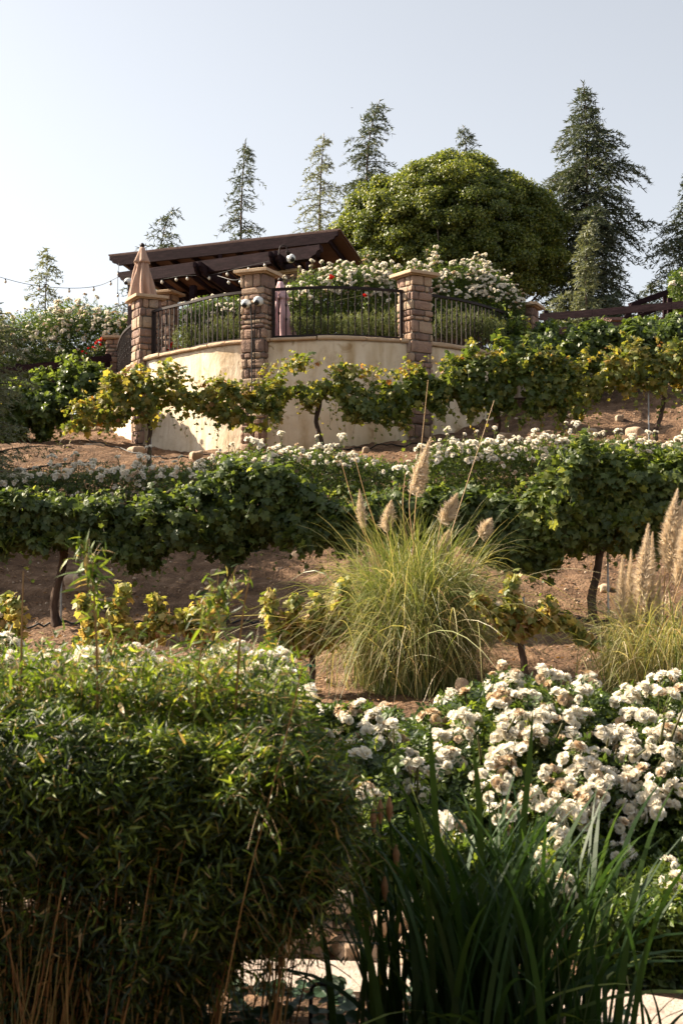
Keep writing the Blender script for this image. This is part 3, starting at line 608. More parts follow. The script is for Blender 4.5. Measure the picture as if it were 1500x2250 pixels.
vine_row(row2, 17, .8, 17000, [(132, 1, .02), (500, 1, -.05), (905, 1, 0), (1300, 1, .06)], M['vinedark'], .105, 23,
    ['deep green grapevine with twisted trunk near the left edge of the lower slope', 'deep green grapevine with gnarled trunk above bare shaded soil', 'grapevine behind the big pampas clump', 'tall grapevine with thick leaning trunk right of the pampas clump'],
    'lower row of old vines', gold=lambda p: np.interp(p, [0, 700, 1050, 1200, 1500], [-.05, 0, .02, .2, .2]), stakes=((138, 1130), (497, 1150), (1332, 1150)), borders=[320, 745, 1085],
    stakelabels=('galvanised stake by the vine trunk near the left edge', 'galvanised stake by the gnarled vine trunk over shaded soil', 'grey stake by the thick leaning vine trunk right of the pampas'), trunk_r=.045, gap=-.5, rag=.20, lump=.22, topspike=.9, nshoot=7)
row4l = [(-60, 855, 960), (0, 850, 950), (60, 845, 945), (110, 820, 935), (150, 785, 915), (175, 800, 910), (210, 815, 900), (255, 840, 890)]
vine_row(row4l, 29, 1.2, 7000, [(30, 0, 0), (170, 0, 0)], M['vine'], .12, 40, ['leafy grapevine below the brown rail at the left edge', 'upright leafy grapevine between the left rail and the corner of the wall'], 'vines beside the terrace', gap=-.45, lump=.26, topspike=1.1, nshoot=9)
row4r = [(1100, 765, 790), (1140, 735, 800), (1180, 718, 830), (1230, 715, 830), (1300, 715, 820), (1360, 720, 810), (1420, 715, 790), (1480, 705, 780), (1560, 700, 780)]
vine_row(row4r, 29.2, 1.3, 9000, [(1170, 0, 0), (1420, 0, 0)], M['vine'], .12, 44, ['dark leafy vine climbing over the right end of the railing', 'leafy grapevine in front of the brown fence on the right'], 'vines beside the terrace', gap=-.7, gold=lambda p: p * 0 - .12, topspike=1.0)
A = Acc(); st = np.array([P(x, y, 29) for x, y in ((1155, 735), (1140, 720), (1170, 735), (1120, 775))]); shoots(A, (GL, GF), st, np.array([(-.7, -.1, 1), (-1, 0, .5), (-.3, 0, 1), (-.9, 0, .8)]), [.95, 1.0, .7, .7], .05, .12, rndb=.8, droop=.3)
tag(A.build('vine_shoots', [M['vine'], M['cane']], loc=tuple(st[0])), 'bright young vine shoots on the top rail at the right end', 'vine')

def young(trunk, arms, d, label, mat, n=26, size=.074, lean=(0, 0), stake=None, stlabel=None):
    x0 = P(trunk[0][0], trunk[0][1], d).x; zb = gz(x0, d); th = thing('young_vine', label, 'grapevine', (x0, d, zb), 'young vines with golden leaves')
    A = Acc(); base = np.array([x0, d, zb - .05]); q = [base] + [np.array(P(px, py, d)) + rng.normal(size=3) * .01 for px, py in trunk[1:]]
    tube(A, spl(q, 14), np.linspace(.034, .026, 14), 8, wob=.15)
    B = Acc()
    for ar in arms:
        pts = spl([q[-1]] + [np.array(P(px, py, d + random.uniform(-.12, .12))) for px, py in ar], 24); tube(A, pts, np.linspace(.018, .004, 24), 6, wob=.12)
        L = np.linalg.norm(np.diff(pts, axis=0), axis=1).sum(); m = int(n * L * 12); t = rng.random(m) ** .8; c = pts[(t * 23).astype(int)]
        ou = nrm(rv(m) + np.array([0, -.35, .15])); c = c + ou * (rng.random(m) * .13 * np.interp(t, [0, .3, 1], [.7, 1.1, .6]))[:, None]
        leaves(B, (GL, GF), c, ou, size, spread=.6, upb=.2, down=.8, rnd=np.clip(rng.normal(.62, .25, m) - .35 * t, 0, 1))
    A.build('trunk', M['bark'], th, smooth=True); B.build('foliage', [mat, M['cane']], th)
    if stake:
        q = P(stake, 1400, d + .05); zb = gz(q.x, q.y); A = Acc(); tube(A, [(q.x, q.y, zb - .2), (q.x, q.y, zb + .95)], .011, 8); tag(A.build('vine_stake', M['galv'], loc=(q.x, q.y, zb)), stlabel, 'stake', 'metal stakes beside the vines')
young([(1165, 1490), (1150, 1450), (1137, 1395)], [[(1100, 1370), (1065, 1330), (1050, 1305)], [(1130, 1340), (1118, 1300), (1132, 1262)], [(1165, 1360), (1195, 1335), (1215, 1325)], [(1200, 1360), (1250, 1370), (1295, 1415)], [(1120, 1350), (1090, 1345)]], 13.1, 'small golden vine with dark leaning trunk right of the pampas clump', M['vinegold'], stake=1150, stlabel='thin stake beside the small golden vine right of the pampas')
young([(682, 1512), (682, 1470), (685, 1425)], [[(640, 1400), (600, 1380), (590, 1290)], [(640, 1370), (655, 1310)], [(720, 1390), (745, 1340), (758, 1275)], [(690, 1370), (700, 1310)], [(620, 1420), (590, 1440)], [(730, 1400), (770, 1360)]], 13.8, 'yellow green young vine with green tie left of the pampas clump', M['vinegold'], stake=690, stlabel='thin stake beside the tied young vine left of the pampas')
young([(290, 1500), (292, 1450), (300, 1410)], [[(265, 1380), (262, 1330), (275, 1280)], [(330, 1380), (350, 1340), (335, 1310)], [(240, 1400), (200, 1370), (180, 1310)], [(330, 1400), (370, 1370), (350, 1350)], [(220, 1420), (170, 1400)]], 13.6, 'rusty golden young vine rising behind the bamboo hedge', M['vinegold'])
young([(450, 1500), (448, 1450), (445, 1400)], [[(440, 1370), (462, 1320)], [(470, 1370), (485, 1350)], [(410, 1380), (395, 1350)], [(430, 1340), (425, 1360)]], 13.6, 'low brownish young vine behind the middle of the bamboo hedge', M['vinegold'], n=22)
young([(18, 1500), (18, 1450), (20, 1400)], [[(15, 1350), (22, 1305)], [(40, 1360), (30, 1310)], [(-5, 1380), (-20, 1320)], [(35, 1400), (38, 1370)]], 13.6, 'bright yellow young vine cut by the left edge', M['vinegold'])
A = Acc(); q = P(683, 1462, 13.8); lathe(A, [(.045, -.012), (.048, 0), (.045, .012)], q, 14); tag(A.build('vine_tie', M['tie'], loc=tuple(q)), 'green tie around the young vine trunk left of the pampas', 'tie')

# ---------------------------------------------------------------- roses
def petal(n=3): 
    V = []; 
    for j in range(3):
        for i in range(3):
            u = (i - 1) * [.24, .44, .34][j]; v = j / 2
            V.append((u, v, .18 * v * v + .35 * u * u - .05 * (j == 2)))
    return np.array(V), [(j * 3 + i, j * 3 + i + 1, j * 3 + i + 4, j * 3 + i + 3) for j in range(2) for i in range(2)]
PT = petal()
def bloom(acc, c, s, up, mat=0, full=1.0, lo=0, hi=1):
    up = nrm(np.array(up, float)); X = nrm(np.cross(up, [.3, .9, .2])); Y = np.cross(up, X)
    for (k, el, ln, off) in ((8, 2, .50, 0), (8, 24, .47, .5), (7, 44, .40, .2), (6, 64, .32, .7), (4, 82, .22, .4)):
        an = (np.arange(k) + off) / k * 2 * math.pi + rng.normal(size=k) * .15; e_ = np.radians(el * full + rng.normal(size=k) * 9)
        rd = np.cos(an)[:, None] * X + np.sin(an)[:, None] * Y; dr = rd * np.cos(e_)[:, None] + up * np.sin(e_)[:, None]; nr_ = -rd * np.sin(e_)[:, None] + up * np.cos(e_)[:, None]
        acc.scatter(PT[0], PT[1], np.tile(c, (k, 1)) + rd * .03 * s + up * (.07 * s * el / 60), bases(nr_ + rv(k, .12), dr), s * ln * (1 + rng.normal(size=k) * .12), lo + (hi - lo) * rng.random(k), mat)
def cluster_mesh(nb, s, kind, seed):
    A = Acc(); bl = []
    for i in range(nb):
        an = i * 2.4; rr = .62 * s * math.sqrt(i) * .75; el = -.18 * s * i ** .8
        c = np.array([rr * math.cos(an), rr * math.sin(an), el]) + rng.normal(size=3) * s * .10
        up = (c[0] * 4 / s * .3, c[1] * 4 / s * .3, 1); tanm = (kind == 'tan' and random.random() < .8) or (kind == 'mix' and random.random() < .33)
        bloom(A, c, s * random.uniform(.8, 1.15) * (.82 if tanm else 1), up, 2 if kind == 'red' else (1 if tanm else 0), .7 if tanm else 1)
        tube(A, [(c[0] * .2, c[1] * .2, -s * 2.2), (c[0], c[1], c[2])], .0025, 3, mat=3)
    o = A.build('cluster', [M['petal'], M['petaltan'], M['petalred'], M['cane']], smooth=True); me = o.data; bpy.data.objects.remove(o); return me
CLF = {k: [cluster_mesh(nb, .058, k, i) for i, nb in enumerate(ns)] for k, ns in (('white', (2, 4, 5, 7)), ('mix', (3, 5, 7)), ('tan', (2, 4, 6)))}
CLM = {k: [cluster_mesh(nb, .066, k, i) for i, nb in enumerate(ns)] for k, ns in (('white', (1, 2, 4)), ('mix', (2, 4, 5)), ('tan', (2, 3)), ('red', (1, 2, 3)))}
def put_clusters(th, pts, outs, lib, kinds, wts, sc=1.0, lim=100):
    pts = pts[:lim]
    for p, o_ in zip(pts, outs):
        k = random.choices(kinds, wts)[0]; v = Vector((o_[0] * .5 + random.gauss(0, .2), o_[1] * .6 + random.gauss(0, .2) - .1, abs(o_[2]) * .6 + .55)); q = v.to_track_quat('Z', 'Y').to_euler()
        q.rotate_axis('Z', random.uniform(0, 6.28)); inst(random.choice(lib[k]), 'flower_cluster', th, p, q, sc * random.uniform(.8, 1.2))
def rose_row(prof, d, thick, n, cuts, labels, group, seed, size, T, nfl, kinds, wts, lib, fsc=1.0, ytop=(0, .35), canes=4, gap=-.6, shell=.5, lump=.12, flfun=None, mat='roseleaf', tall=.25, shear=0.0, name='rose_bush', catg='rose bush', camlim=None):
    pos, out, px, r, g = mass(prof, d, thick, n, seed, lump, gap=gap, shell=shell, freq=1.4, shear=shear)
    idx = np.searchsorted(np.array(cuts[1:-1]), px + rng.normal(size=len(px)) * 10); pr = np.array(prof, float)
    for i in range(len(cuts) - 1):
        mid = (cuts[i] + cuts[i + 1]) / 2; x0 = P(mid, 1000, d).x; zb = gz(x0, d) if d < 26 else 6.24
        if flfun and flfun == 'ground': zb = gz(x0, d)
        th = thing(name, labels[i], catg, (x0, d, zb), group); k = idx == i
        A = Acc(); W = (cuts[i + 1] - cuts[i]) * d / F
        tp_ = P(mid, np.interp(mid, pr[:, 0], pr[:, 1]), d).z
        for c in range(9):
            e_ = np.array([x0 + random.uniform(-.45, .45) * W, d + random.uniform(-.4, .4) * thick, zb + (tp_ - zb) * random.uniform(.6, .92)]); b_ = np.array([x0 + random.uniform(-.1, .1), d + random.uniform(-.1, .1), zb - .04])
            tube(A, spl([b_, b_ * .4 + e_ * .6 + [0, 0, .1], e_], 8), np.linspace(.012, .005, 8), 5)
        A.build('canes', M['cane'], th, smooth=True)
        A = Acc(); leaves(A, T, pos[k], out[k], size, spread=.75, upb=.55, down=.15, rnd=np.clip(rng.random(k.sum()) * .8 + .22 * g[k], 0, 1))
        # flowers: on the outer skin towards the top
        m = nfl[i] if isinstance(nfl, (list, tuple)) else nfl; F_p = []; F_o = []
        q = pos[k]; qo = out[k]; qx = px[k]
        if m and len(q):
            ey = (q[:, 2] - CAMZ) / q[:, 1] * F; cell = 46 * 7 / d
            key = np.floor(qx / cell).astype(int) * 4001 + np.floor(ey / cell).astype(int); o_ = np.lexsort((q[:, 1], key)); kk = key[o_]; first = np.concatenate([[True], kk[1:] != kk[:-1]]); cand = o_[first]
            topy = np.interp(qx[cand], pr[:, 0], pr[:, 1]); boty = np.interp(qx[cand], pr[:, 0], pr[:, 2]); yy = 1290 - ey[cand]; t = (yy - topy) / (boty - topy)
            w_ = np.where(t < ytop[1], np.clip(1.15 - t / ytop[1], .12, 1), .004); w_ = w_ * np.clip(.35 + 1.3 * (fbm(q[cand] * 2.5, seed + 5, 2) + .5), .1, 2); m_ = min(m, len(cand)); ch = rng.choice(cand, m_, replace=False, p=w_ / w_.sum())
            for c_ in ch:
                p = q[c_] + np.array([0, -.035, .03]) * fsc; tt = (1290 - (q[c_, 2] - CAMZ) / q[c_, 1] * F - np.interp(qx[c_], pr[:, 0], pr[:, 1])) / 100
                rz = tall * random.random() ** 2.5 if (tt * 100 < 40 and random.random() < .6) else 0
                p = p + np.array([random.gauss(0, .03), 0, rz]); F_p.append(p); F_o.append(qo[c_])
                if rz > .05: tube(A, [p - [random.uniform(-.05, .05), -.05, .05 + rz], p], .004, 4, mat=1); leaves(A, T, p - np.outer(rng.random(9), [0, 0, rz + .06]) + rv(9, .025), nrm(rv(9)), size * .8)
        A.build('foliage', [M[mat], M['cane']], th)
        put_clusters(th, F_p, F_o, lib, kinds, wts, fsc)
mid = [(-40, 1045, 1120), (100, 1035, 1120), (200, 1035, 1110), (300, 1028, 1100), (400, 1025, 1100), (470, 1005, 1090), (560, 985, 1090), (650, 985, 1085), (750, 995, 1100), (850, 1010, 1120), (900, 1018, 1115), (950, 975, 1115), (1050, 962, 1120), (1150, 972, 1120), (1250, 962, 1100), (1350, 965, 1085), (1450, 970, 1070), (1560, 970, 1065)]
rose_row(mid, 21.6, 1.3, 34000, [-40, 140, 300, 450, 600, 760, 930, 1090, 1240, 1390, 1550],
    ['shaded rose bush at the left edge of the middle rose row', 'white flowered rose bush below the sunlit dirt bank on the left', 'low rose bush under the thin vine trunk and wall base', 'rose bush below the foot of the camera pillar', 'rose bush with tall white sprays below the crooked vine', 'rose bush just left of the tall pampas plume', 'rose bush just right of the tall pampas plume', 'densely flowering rose bush below the dark vine mass', 'white rose bush behind the tall vine on the right', 'rose bush at the right edge of the middle rose row'],
    'middle row of white roses', 60, .075, RL3, [26, 40, 46, 40, 44, 20, 50, 56, 54, 44], ('white', 'mix', 'tan'), (6, 3, 1.2), CLM, 1.0, (0, .32), gap=-.62)
ter = [(600, 640, 745), (650, 615, 745), (700, 600, 745), (770, 572, 745), (830, 592, 745), (900, 590, 745), (960, 580, 745), (1050, 580, 745), (1090, 590, 745), (1120, 620, 745), (1150, 660, 745)]
rose_row(ter, 30.2, 1.6, 34000, [600, 720, 845, 950, 1050, 1150], ['pink and white rose bush right behind the pink parasol', 'tallest white rose bush on the terrace before the round tree', 'white rose bush behind the reddish pillar', 'cream rose bush between the reddish pillar and the end pillar', 'faded cream rose bush at the right end of the terrace'],
    'roses growing on the terrace', 71, .075, RL3, [50, 95, 85, 100, 80], ('white', 'mix', 'tan'), (4, 4, 2.5), CLM, 1.0, (0, .45), gap=-.7, tall=.28)
terl = [(400, 672, 765), (430, 655, 765), (480, 655, 760), (530, 660, 760), (560, 670, 760)]
rose_row(terl, 30.6, 1.2, 11000, [400, 480, 560], ['rose bush behind the left railing panel next to the corner pillar', 'rose bush behind the left railing panel next to the camera pillar'], 'roses growing on the terrace', 74, .075, RL3, 18, ('white', 'mix'), (3, 1), CLM, .95, (0, .7), gap=-.7, tall=.25)
lf = [(-60, 700, 860), (0, 705, 860), (50, 700, 850), (95, 678, 850), (150, 666, 840), (200, 670, 830), (240, 680, 820), (285, 690, 800)]
rose_row(lf, 36, 2.4, 26000, [-60, 120, 290], ['big pale rose bush behind the left rail at the picture edge', 'big cream rose bush behind the left rail beside the corner pillar'], 'large roses left of the terrace', 77, .085, RL3, [95, 100], ('white', 'mix', 'tan'), (3, 4, 3), CLM, 1.15, (0, .6), gap=-.75, tall=.3)
rose_row([(1470, 600, 680), (1500, 590, 690), (1580, 590, 690)], 33, 1.5, 5000, [1470, 1580], ['pale flowering bush above the fence at the right edge'], None, 79, .085, RL3, [30], ('white', 'mix'), (3, 2), CLM, .9, (0, .8), gap=-.8)
for pts, d, lb in ((((183, 772), (196, 765), (205, 762), (215, 750), (225, 745), (222, 755), (228, 742), (190, 778)), 34.5, 'red roses glowing below the big cream rose bush on the left'), (((388, 768), (395, 762), (362, 775), (378, 757), (370, 770)), 29.4, 'red roses behind the bottom of the left railing panel'), (((727, 608), (800, 648)), 29.0, 'two red roses among the white ones on the terrace')):
    p0 = P(pts[0][0], pts[0][1], d); zb = max(gz(p0.x, d), 0); th = thing('red_rose', lb, 'rose bush', (p0.x, d, p0.z - .5)); A = Acc()
    for (x, y) in pts: q = np.array(P(x, y, d)); tube(A, [(p0.x, d + .1, p0.z - .5), q], .005, 4, mat=1); leaves(A, RL3, q - [0, 0, .12] + rv(16, .06), nrm(rv(16)), .08)
    A.build('foliage', [M['roseleaf'], M['cane']], th); put_clusters(th, [np.array(P(x, y, d - .08)) for x, y in pts], [(0, -1, .5)] * len(pts), CLM, ('red',), (1,), 1.15)
# front rose bed
fr = [(850, 1625, 2000), (900, 1580, 2030), (950, 1558, 2060), (1000, 1540, 2100), (1080, 1515, 2120), (1200, 1505, 2130), (1290, 1500, 2150), (1340, 1530, 2160), (1400, 1505, 2200), (1500, 1495, 2200), (1620, 1495, 2200)]
rose_row(fr, 7.75, 1.7, 46000, [850, 980, 1110, 1240, 1370, 1480, 1620], ['white rose bush beside the bare gap at the left end of the front flowers', 'white rose bush right above the middle of the iris clump', 'white rose bush above the right part of the iris clump', 'heavily flowering white rose bush just left of the right pampas clump', 'heavily flowering white rose bush below the right pampas clump', 'white rose bush at the right edge of the front bed'],
    'front bed of white roses', 90, .075, RL5, [9, 22, 32, 36, 32, 22], ('white', 'mix', 'tan'), (6, 5, 1.5), CLF, 1.06, (0.0, .46), gap=-.7, tall=.03, lump=.06, shear=.62)
fl = [(-60, 1452, 2050), (200, 1450, 2050), (320, 1455, 2050), (400, 1500, 2050), (560, 1462, 2040), (650, 1465, 2030), (680, 1540, 2030), (700, 1625, 2010), (780, 1630, 2010), (860, 1620, 2010)]
rose_row(fl, 7.7, 1.3, 28000, [-60, 180, 400, 640, 860], ['white roses showing over the bamboo hedge at the left edge', 'white roses showing over the bamboo hedge above its middle', 'white rose bush behind the right shoulder of the bamboo hedge', 'mostly green rose bush between the bamboo hedge and the white roses'],
    'front bed of white roses', 92, .075, RL5, [40, 34, 30, 5], ('white', 'mix'), (4, 1), CLF, 1.15, (0, .12), gap=-.65, tall=.03)
rose_row([(560, 1780, 2030), (690, 1780, 2030), (840, 1800, 2090), (1000, 1850, 2160), (1200, 1890, 2190), (1400, 1915, 2230), (1640, 1920, 2240)], 6.85, .6, 28000, [560, 1240, 1640], ['dark shaded leafy base of the front roses behind the iris', 'dark shaded leafy base of the front roses at the right edge'], 'front bed of white roses', 97, .075, RL5, [2, 5], ('white', 'mix'), (3, 2), CLF, .9, (0, .5), gap=-.75, tall=.02)
rose_row([(1290, 2010, 2150), (1340, 1980, 2190), (1480, 1960, 2215), (1640, 1960, 2220)], 6.0, .45, 9000, [1290, 1640], ['dark leafy rose growth beside the path at the lower right edge'], 'front bed of white roses', 98, .07, RL5, [2], ('white', 'mix'), (3, 2), CLF, .8, (0, .4), gap=-.75, tall=.02)
bk = [(640, 1545, 1650), (700, 1560, 1660), (780, 1555, 1660), (870, 1560, 1660)]
rose_row(bk, 9.4, .7, 3200, [640, 870], ['low rose bush with faded tan blooms at the foot of the pampas'], 'front bed of white roses', 93, .07, RL5, [30], ('tan', 'mix'), (3, 2), CLF, 1.0, (0, .3), gap=-.2, tall=.02)
th = thing('low_rose_bush', 'few low white roses on the shaded front side of the bed', 'roses', (P(820, 1900, 6.45).x, 6.45, .1)); A = Acc(); pts = []
for (x, y) in ((795, 1730), (825, 1745), (980, 1802), (675, 1790), (690, 1800), (735, 1890), (900, 1972), (715, 1765), (918, 1672), (865, 1590), (1225, 1835), (1180, 1880)):
    q = np.array(P(x, y, 6.42 if y > 1700 else 6.9)); pts.append(q); tube(A, [q + [0, .35, -.45], q + [0, .05, -.1], q], .005, 4, mat=1); leaves(A, RL5, q - [0, -.06, .08] + rv(14, .06), nrm(rv(14)), .09)
A.build('foliage', [M['roseleaf'], M['cane']], th); put_clusters(th, pts, [(0, -1, .5)] * len(pts), CLF, ('white', 'mix'), (3, 1), .95)

# ---------------------------------------------------------------- rosemary
def rosemary(prof, d, thick, n, label, cut):
    pos, out, px, r, g = mass(prof, d, thick, n, 101, .2, gap=-.8, shell=.3)
    x0 = P((prof[0][0] + prof[-1][0]) / 2, 1000, d).x; th = thing('rosemary_hedge', label, 'rosemary', (x0, d, 6.24), 'rosemary behind the railing'); A = Acc()
    for p in pos:
        L = random.uniform(.08, .26); dr = np.array([random.gauss(0, .22), random.gauss(0, .2), 1.0]); dr /= np.linalg.norm(dr); k = int(L / .012); t = rng.random(k); rr = rng.normal(size=(k, 3)) * .5
        A.scatter(NB, NBF, p + np.outer(t * L, dr), bases(nrm(rv(k)), dr + nrm(rr) * .75), np.full(k, .045), np.clip(.25 + .6 * t + rng.normal(size=k) * .12, 0, 1))
    A.build('foliage', M['rosemary'], th)
rosemary([(380, 735, 775), (430, 725, 765), (480, 705, 755), (530, 700, 750)], 28.6, .5, 260, 'grey green rosemary behind the left railing panel', 0)
rosemary([(640, 700, 740), (700, 708, 740), (760, 705, 742), (830, 695, 742), (890, 695, 742)], 27.8, .5, 520, 'grey green rosemary behind the middle railing panel', 0)
rosemary([(950, 700, 745), (1000, 690, 748), (1060, 700, 755), (1110, 715, 765)], 28.8, .5, 380, 'grey green rosemary behind the right railing panel', 0)

# ---------------------------------------------------------------- trees
def cedar(label, px, ytop, d, Rb, mat, dens=1.0, nod=.0, full=1.0, zbase=None, blade=.13, droop=.42, pw=.85, tip=.05, group='cedars behind the terrace', name='cedar_tree', side=None):
    top = P(px, ytop, d); zb = gz(top.x, d) if zbase is None else zbase; H = top.z - zb; x0 = top.x - nod
    th = thing(name, label, 'cedar tree', (x0, d, zb), group)
    def tr(t): return np.array([x0 + nod * max(0, (t - .8) / .2) ** 1.8 + .05 * math.sin(t * 7), d + .04 * math.sin(t * 5 + 1), zb + H * (t - (.015 * max(0, (t - .9) / .1) ** 2 if abs(nod) > .15 else 0))])
    A = Acc(); tt_ = np.linspace(-.01, 1, 26); tube(A, [tr(t) for t in tt_], np.interp(tt_, [0, .5, .85, 1], [.011 * H, .006 * H, .0022 * H, .0008 * H]), 8)
    Bp = []; Bd = []; Bn = []; Bs = []; Br = []
    nb = int(H * 27 * dens); az_ = [random.uniform(0, 6.28)]
    for b in range(nb):
        t = ((b + random.random()) / nb) ** .92; t = .06 + .925 * t
        L = (Rb * (1 - t) ** pw * random.uniform(.45, 1.15) * (1 + .30 * math.sin(az_[0] + 9 * t) ) + tip + .12 * random.random()) * (1.3 if random.random() < .07 else 1); az = random.uniform(0, 2 * math.pi) if b % 3 else b * 2.399
        hd = np.array([math.cos(az), math.sin(az), 0]); s = np.linspace(0, 1, 7); up0 = random.uniform(.1, .55); dr_ = (droop + .22) * random.uniform(.7, 1.25)
        pts = tr(t) + np.outer(s * L, hd) + np.outer(L * (up0 * s - dr_ * s ** 2.1), [0, 0, 1.])
        if L > .5: tube(A, pts, np.linspace(max(.006, .012 * L), .003, 7), 4, cap=False)
        sv = np.array([-hd[1], hd[0], 0]); m = max(4, int(L / (.10 / full)))
        for k in range(m):
            u = (k + random.random()) / m * .96 + .04; pp_ = np.array([np.interp(u, s, pts[:, i]) for i in range(3)]); sg = 1 if k % 2 else -1
            l = (.42 * L * (1.05 - u) + .10) * random.uniform(.6, 1.1); dv = hd * random.uniform(.5, 1.0) + sv * sg * random.uniform(.5, 1.0) + np.array([0, 0, random.uniform(-.45, .05)]); dv /= np.linalg.norm(dv)
            q = max(4, int(l / (.030 / full))); w_ = rng.random(q); g = np.outer(w_ * l, dv) + np.outer(w_ ** 2 * l * -.35, [0, 0, 1.])
            Bp.append(pp_ + g); Bd.append(nrm(dv + rv(q, .42) + np.array([0, 0, -.22]))); Br.append(np.clip(.25 + .35 * w_ + .25 * u * rng.random(q) + rng.normal(size=q) * .1, 0, 1))
        q = max(3, int(L / .05)); w_ = rng.random(q); Bp.append(np.stack([np.interp(w_, s, pts[:, i]) for i in range(3)], -1)); Bd.append(nrm(hd + rv(q, .6))); Br.append(rng.random(q) * .6)
    q = 40; w_ = rng.uniform(.88, 1, q); Bp.append(np.array([tr(x) for x in w_])); Bd.append(nrm(rv(q, .6) + [nod, 0, .7])); Br.append(rng.random(q))
    A.build('trunk', M['tbark'], th, smooth=True)
    p = np.concatenate(Bp); dd = np.concatenate(Bd); B = Acc(); B.scatter(NB * np.array([1.5, 1, 1]), NBF, p, bases(nrm(rv(len(p)) + [0, 0, .9]), dd), blade * rng.uniform(.7, 1.25, len(p)), np.concatenate(Br)); B.build('crown', mat, th)
cedar('slender cedar standing alone above the middle of the pergola roof', 537, 308, 46, 2.1, M['needle'], .8, .05, .7, pw=.75)
cedar('thin sparse cedar just left of the taller nodding cedar', 710, 292, 50, 2.3, M['needlepale'], .75, .08, .5, pw=.75)
cedar('dark cedar with nodding top behind the left side of the round tree', 833, 208, 44, 3.2, M['needle'], .95, .35, .9, pw=.8)
cedar('cedar tip showing above the top of the round tree', 1015, 265, 52, 2.8, M['needle'], .9, -.2, .75)
cedar('largest cedar towering right of the round tree', 1278, 182, 42, 3.1, M['needle'], 1.3, -.15, 1.1, pw=.72)
cedar('pale young cedar in front of the largest cedar', 1292, 485, 37, .85, M['needlepale'], 1.3, .05, 1.0)
cedar('small pale cedar at the foot of the largest cedar', 1245, 640, 35, 1.1, M['needlepale'], 1.1, .3, 1.0)
cedar('small cedar with nodding tip above the left half of the pergola', 378, 450, 42, 2.0, M['needle'], .55, .28, .8, pw=.6, droop=.3)
cedar('thin pale cedar in the sky left of the tan parasol', 102, 545, 42, 1.9, M['needlepale'], .8, -.05, .5)
cedar('cedar cut off by the right picture edge', 1515, 375, 42, 2.4, M['needle'], 1.0, .1, .9)
cedar('low spreading cedar beyond the right fence', 1440, 612, 44, 2.6, M['needle'], 1.3, .2, .8, droop=.2)
cedar('cedar mostly beyond the left picture edge', -34, 480, 44, 1.5, M['needle'], .8, .1, .7)
cedar('low dark cedar right of the end pillar', 1350, 640, 38, 1.4, M['needle'], 1.2, .2, .9)
cedar('soft blue green juniper leaning in from the left edge', -85, 690, 22, 1.45, M['needlepale'], 2.2, .1, 1.5, blade=.07, droop=.1, pw=.35, group=None, name='juniper_tree', tip=.3)
cedar('tall dense conifer beyond the left edge that shades the lower slope', -740, 260, 21.5, 2.4, M['needle'], 2.0, .1, 1.6, blade=.12, droop=.2, pw=.35, group=None, name='conifer_tree', tip=.3)
cedar('second dense conifer beyond the left edge uphill of the first', -620, 260, 24.2, 1.8, M['needle'], 2.0, .1, 1.6, blade=.12, droop=.2, pw=.35, group=None, name='conifer_tree', tip=.3)
def sky_blocker_behind():  # added out of view to cut the sky fill on camera-facing foliage
    th = thing('sky_blocking_hedge', 'unseen hedge added behind the viewpoint to cut sky light', 'hedge', (0, -5, 0)); A = Acc()
    for k in range(11): tube(A, [(-10 + 2 * k, -5, -.1), (-10 + 2 * k + .1, -5, 3), (-10 + 2 * k, -5, 6)], [.14, .1, .04], 7)
    A.build('trunks', M['tbark'], th); A = Acc(); n = 26000; p = np.stack([rng.uniform(-11, 11, n), -5 + rng.uniform(-1, 1, n), rng.uniform(.1, 1, n) * (7 + rng.uniform(-.6, .6, n))], -1)
    p[:, 1] += .5 * fbm(p * .6, 2, 2); leaves(A, (LF * np.array([1.7, 1, 1]), LFF), p, np.tile([0, .6, .5], (n, 1)), .30, rnd=rng.random(n) * .5); A.build('foliage', M['treeleaf'], th)
sky_blocker_behind()
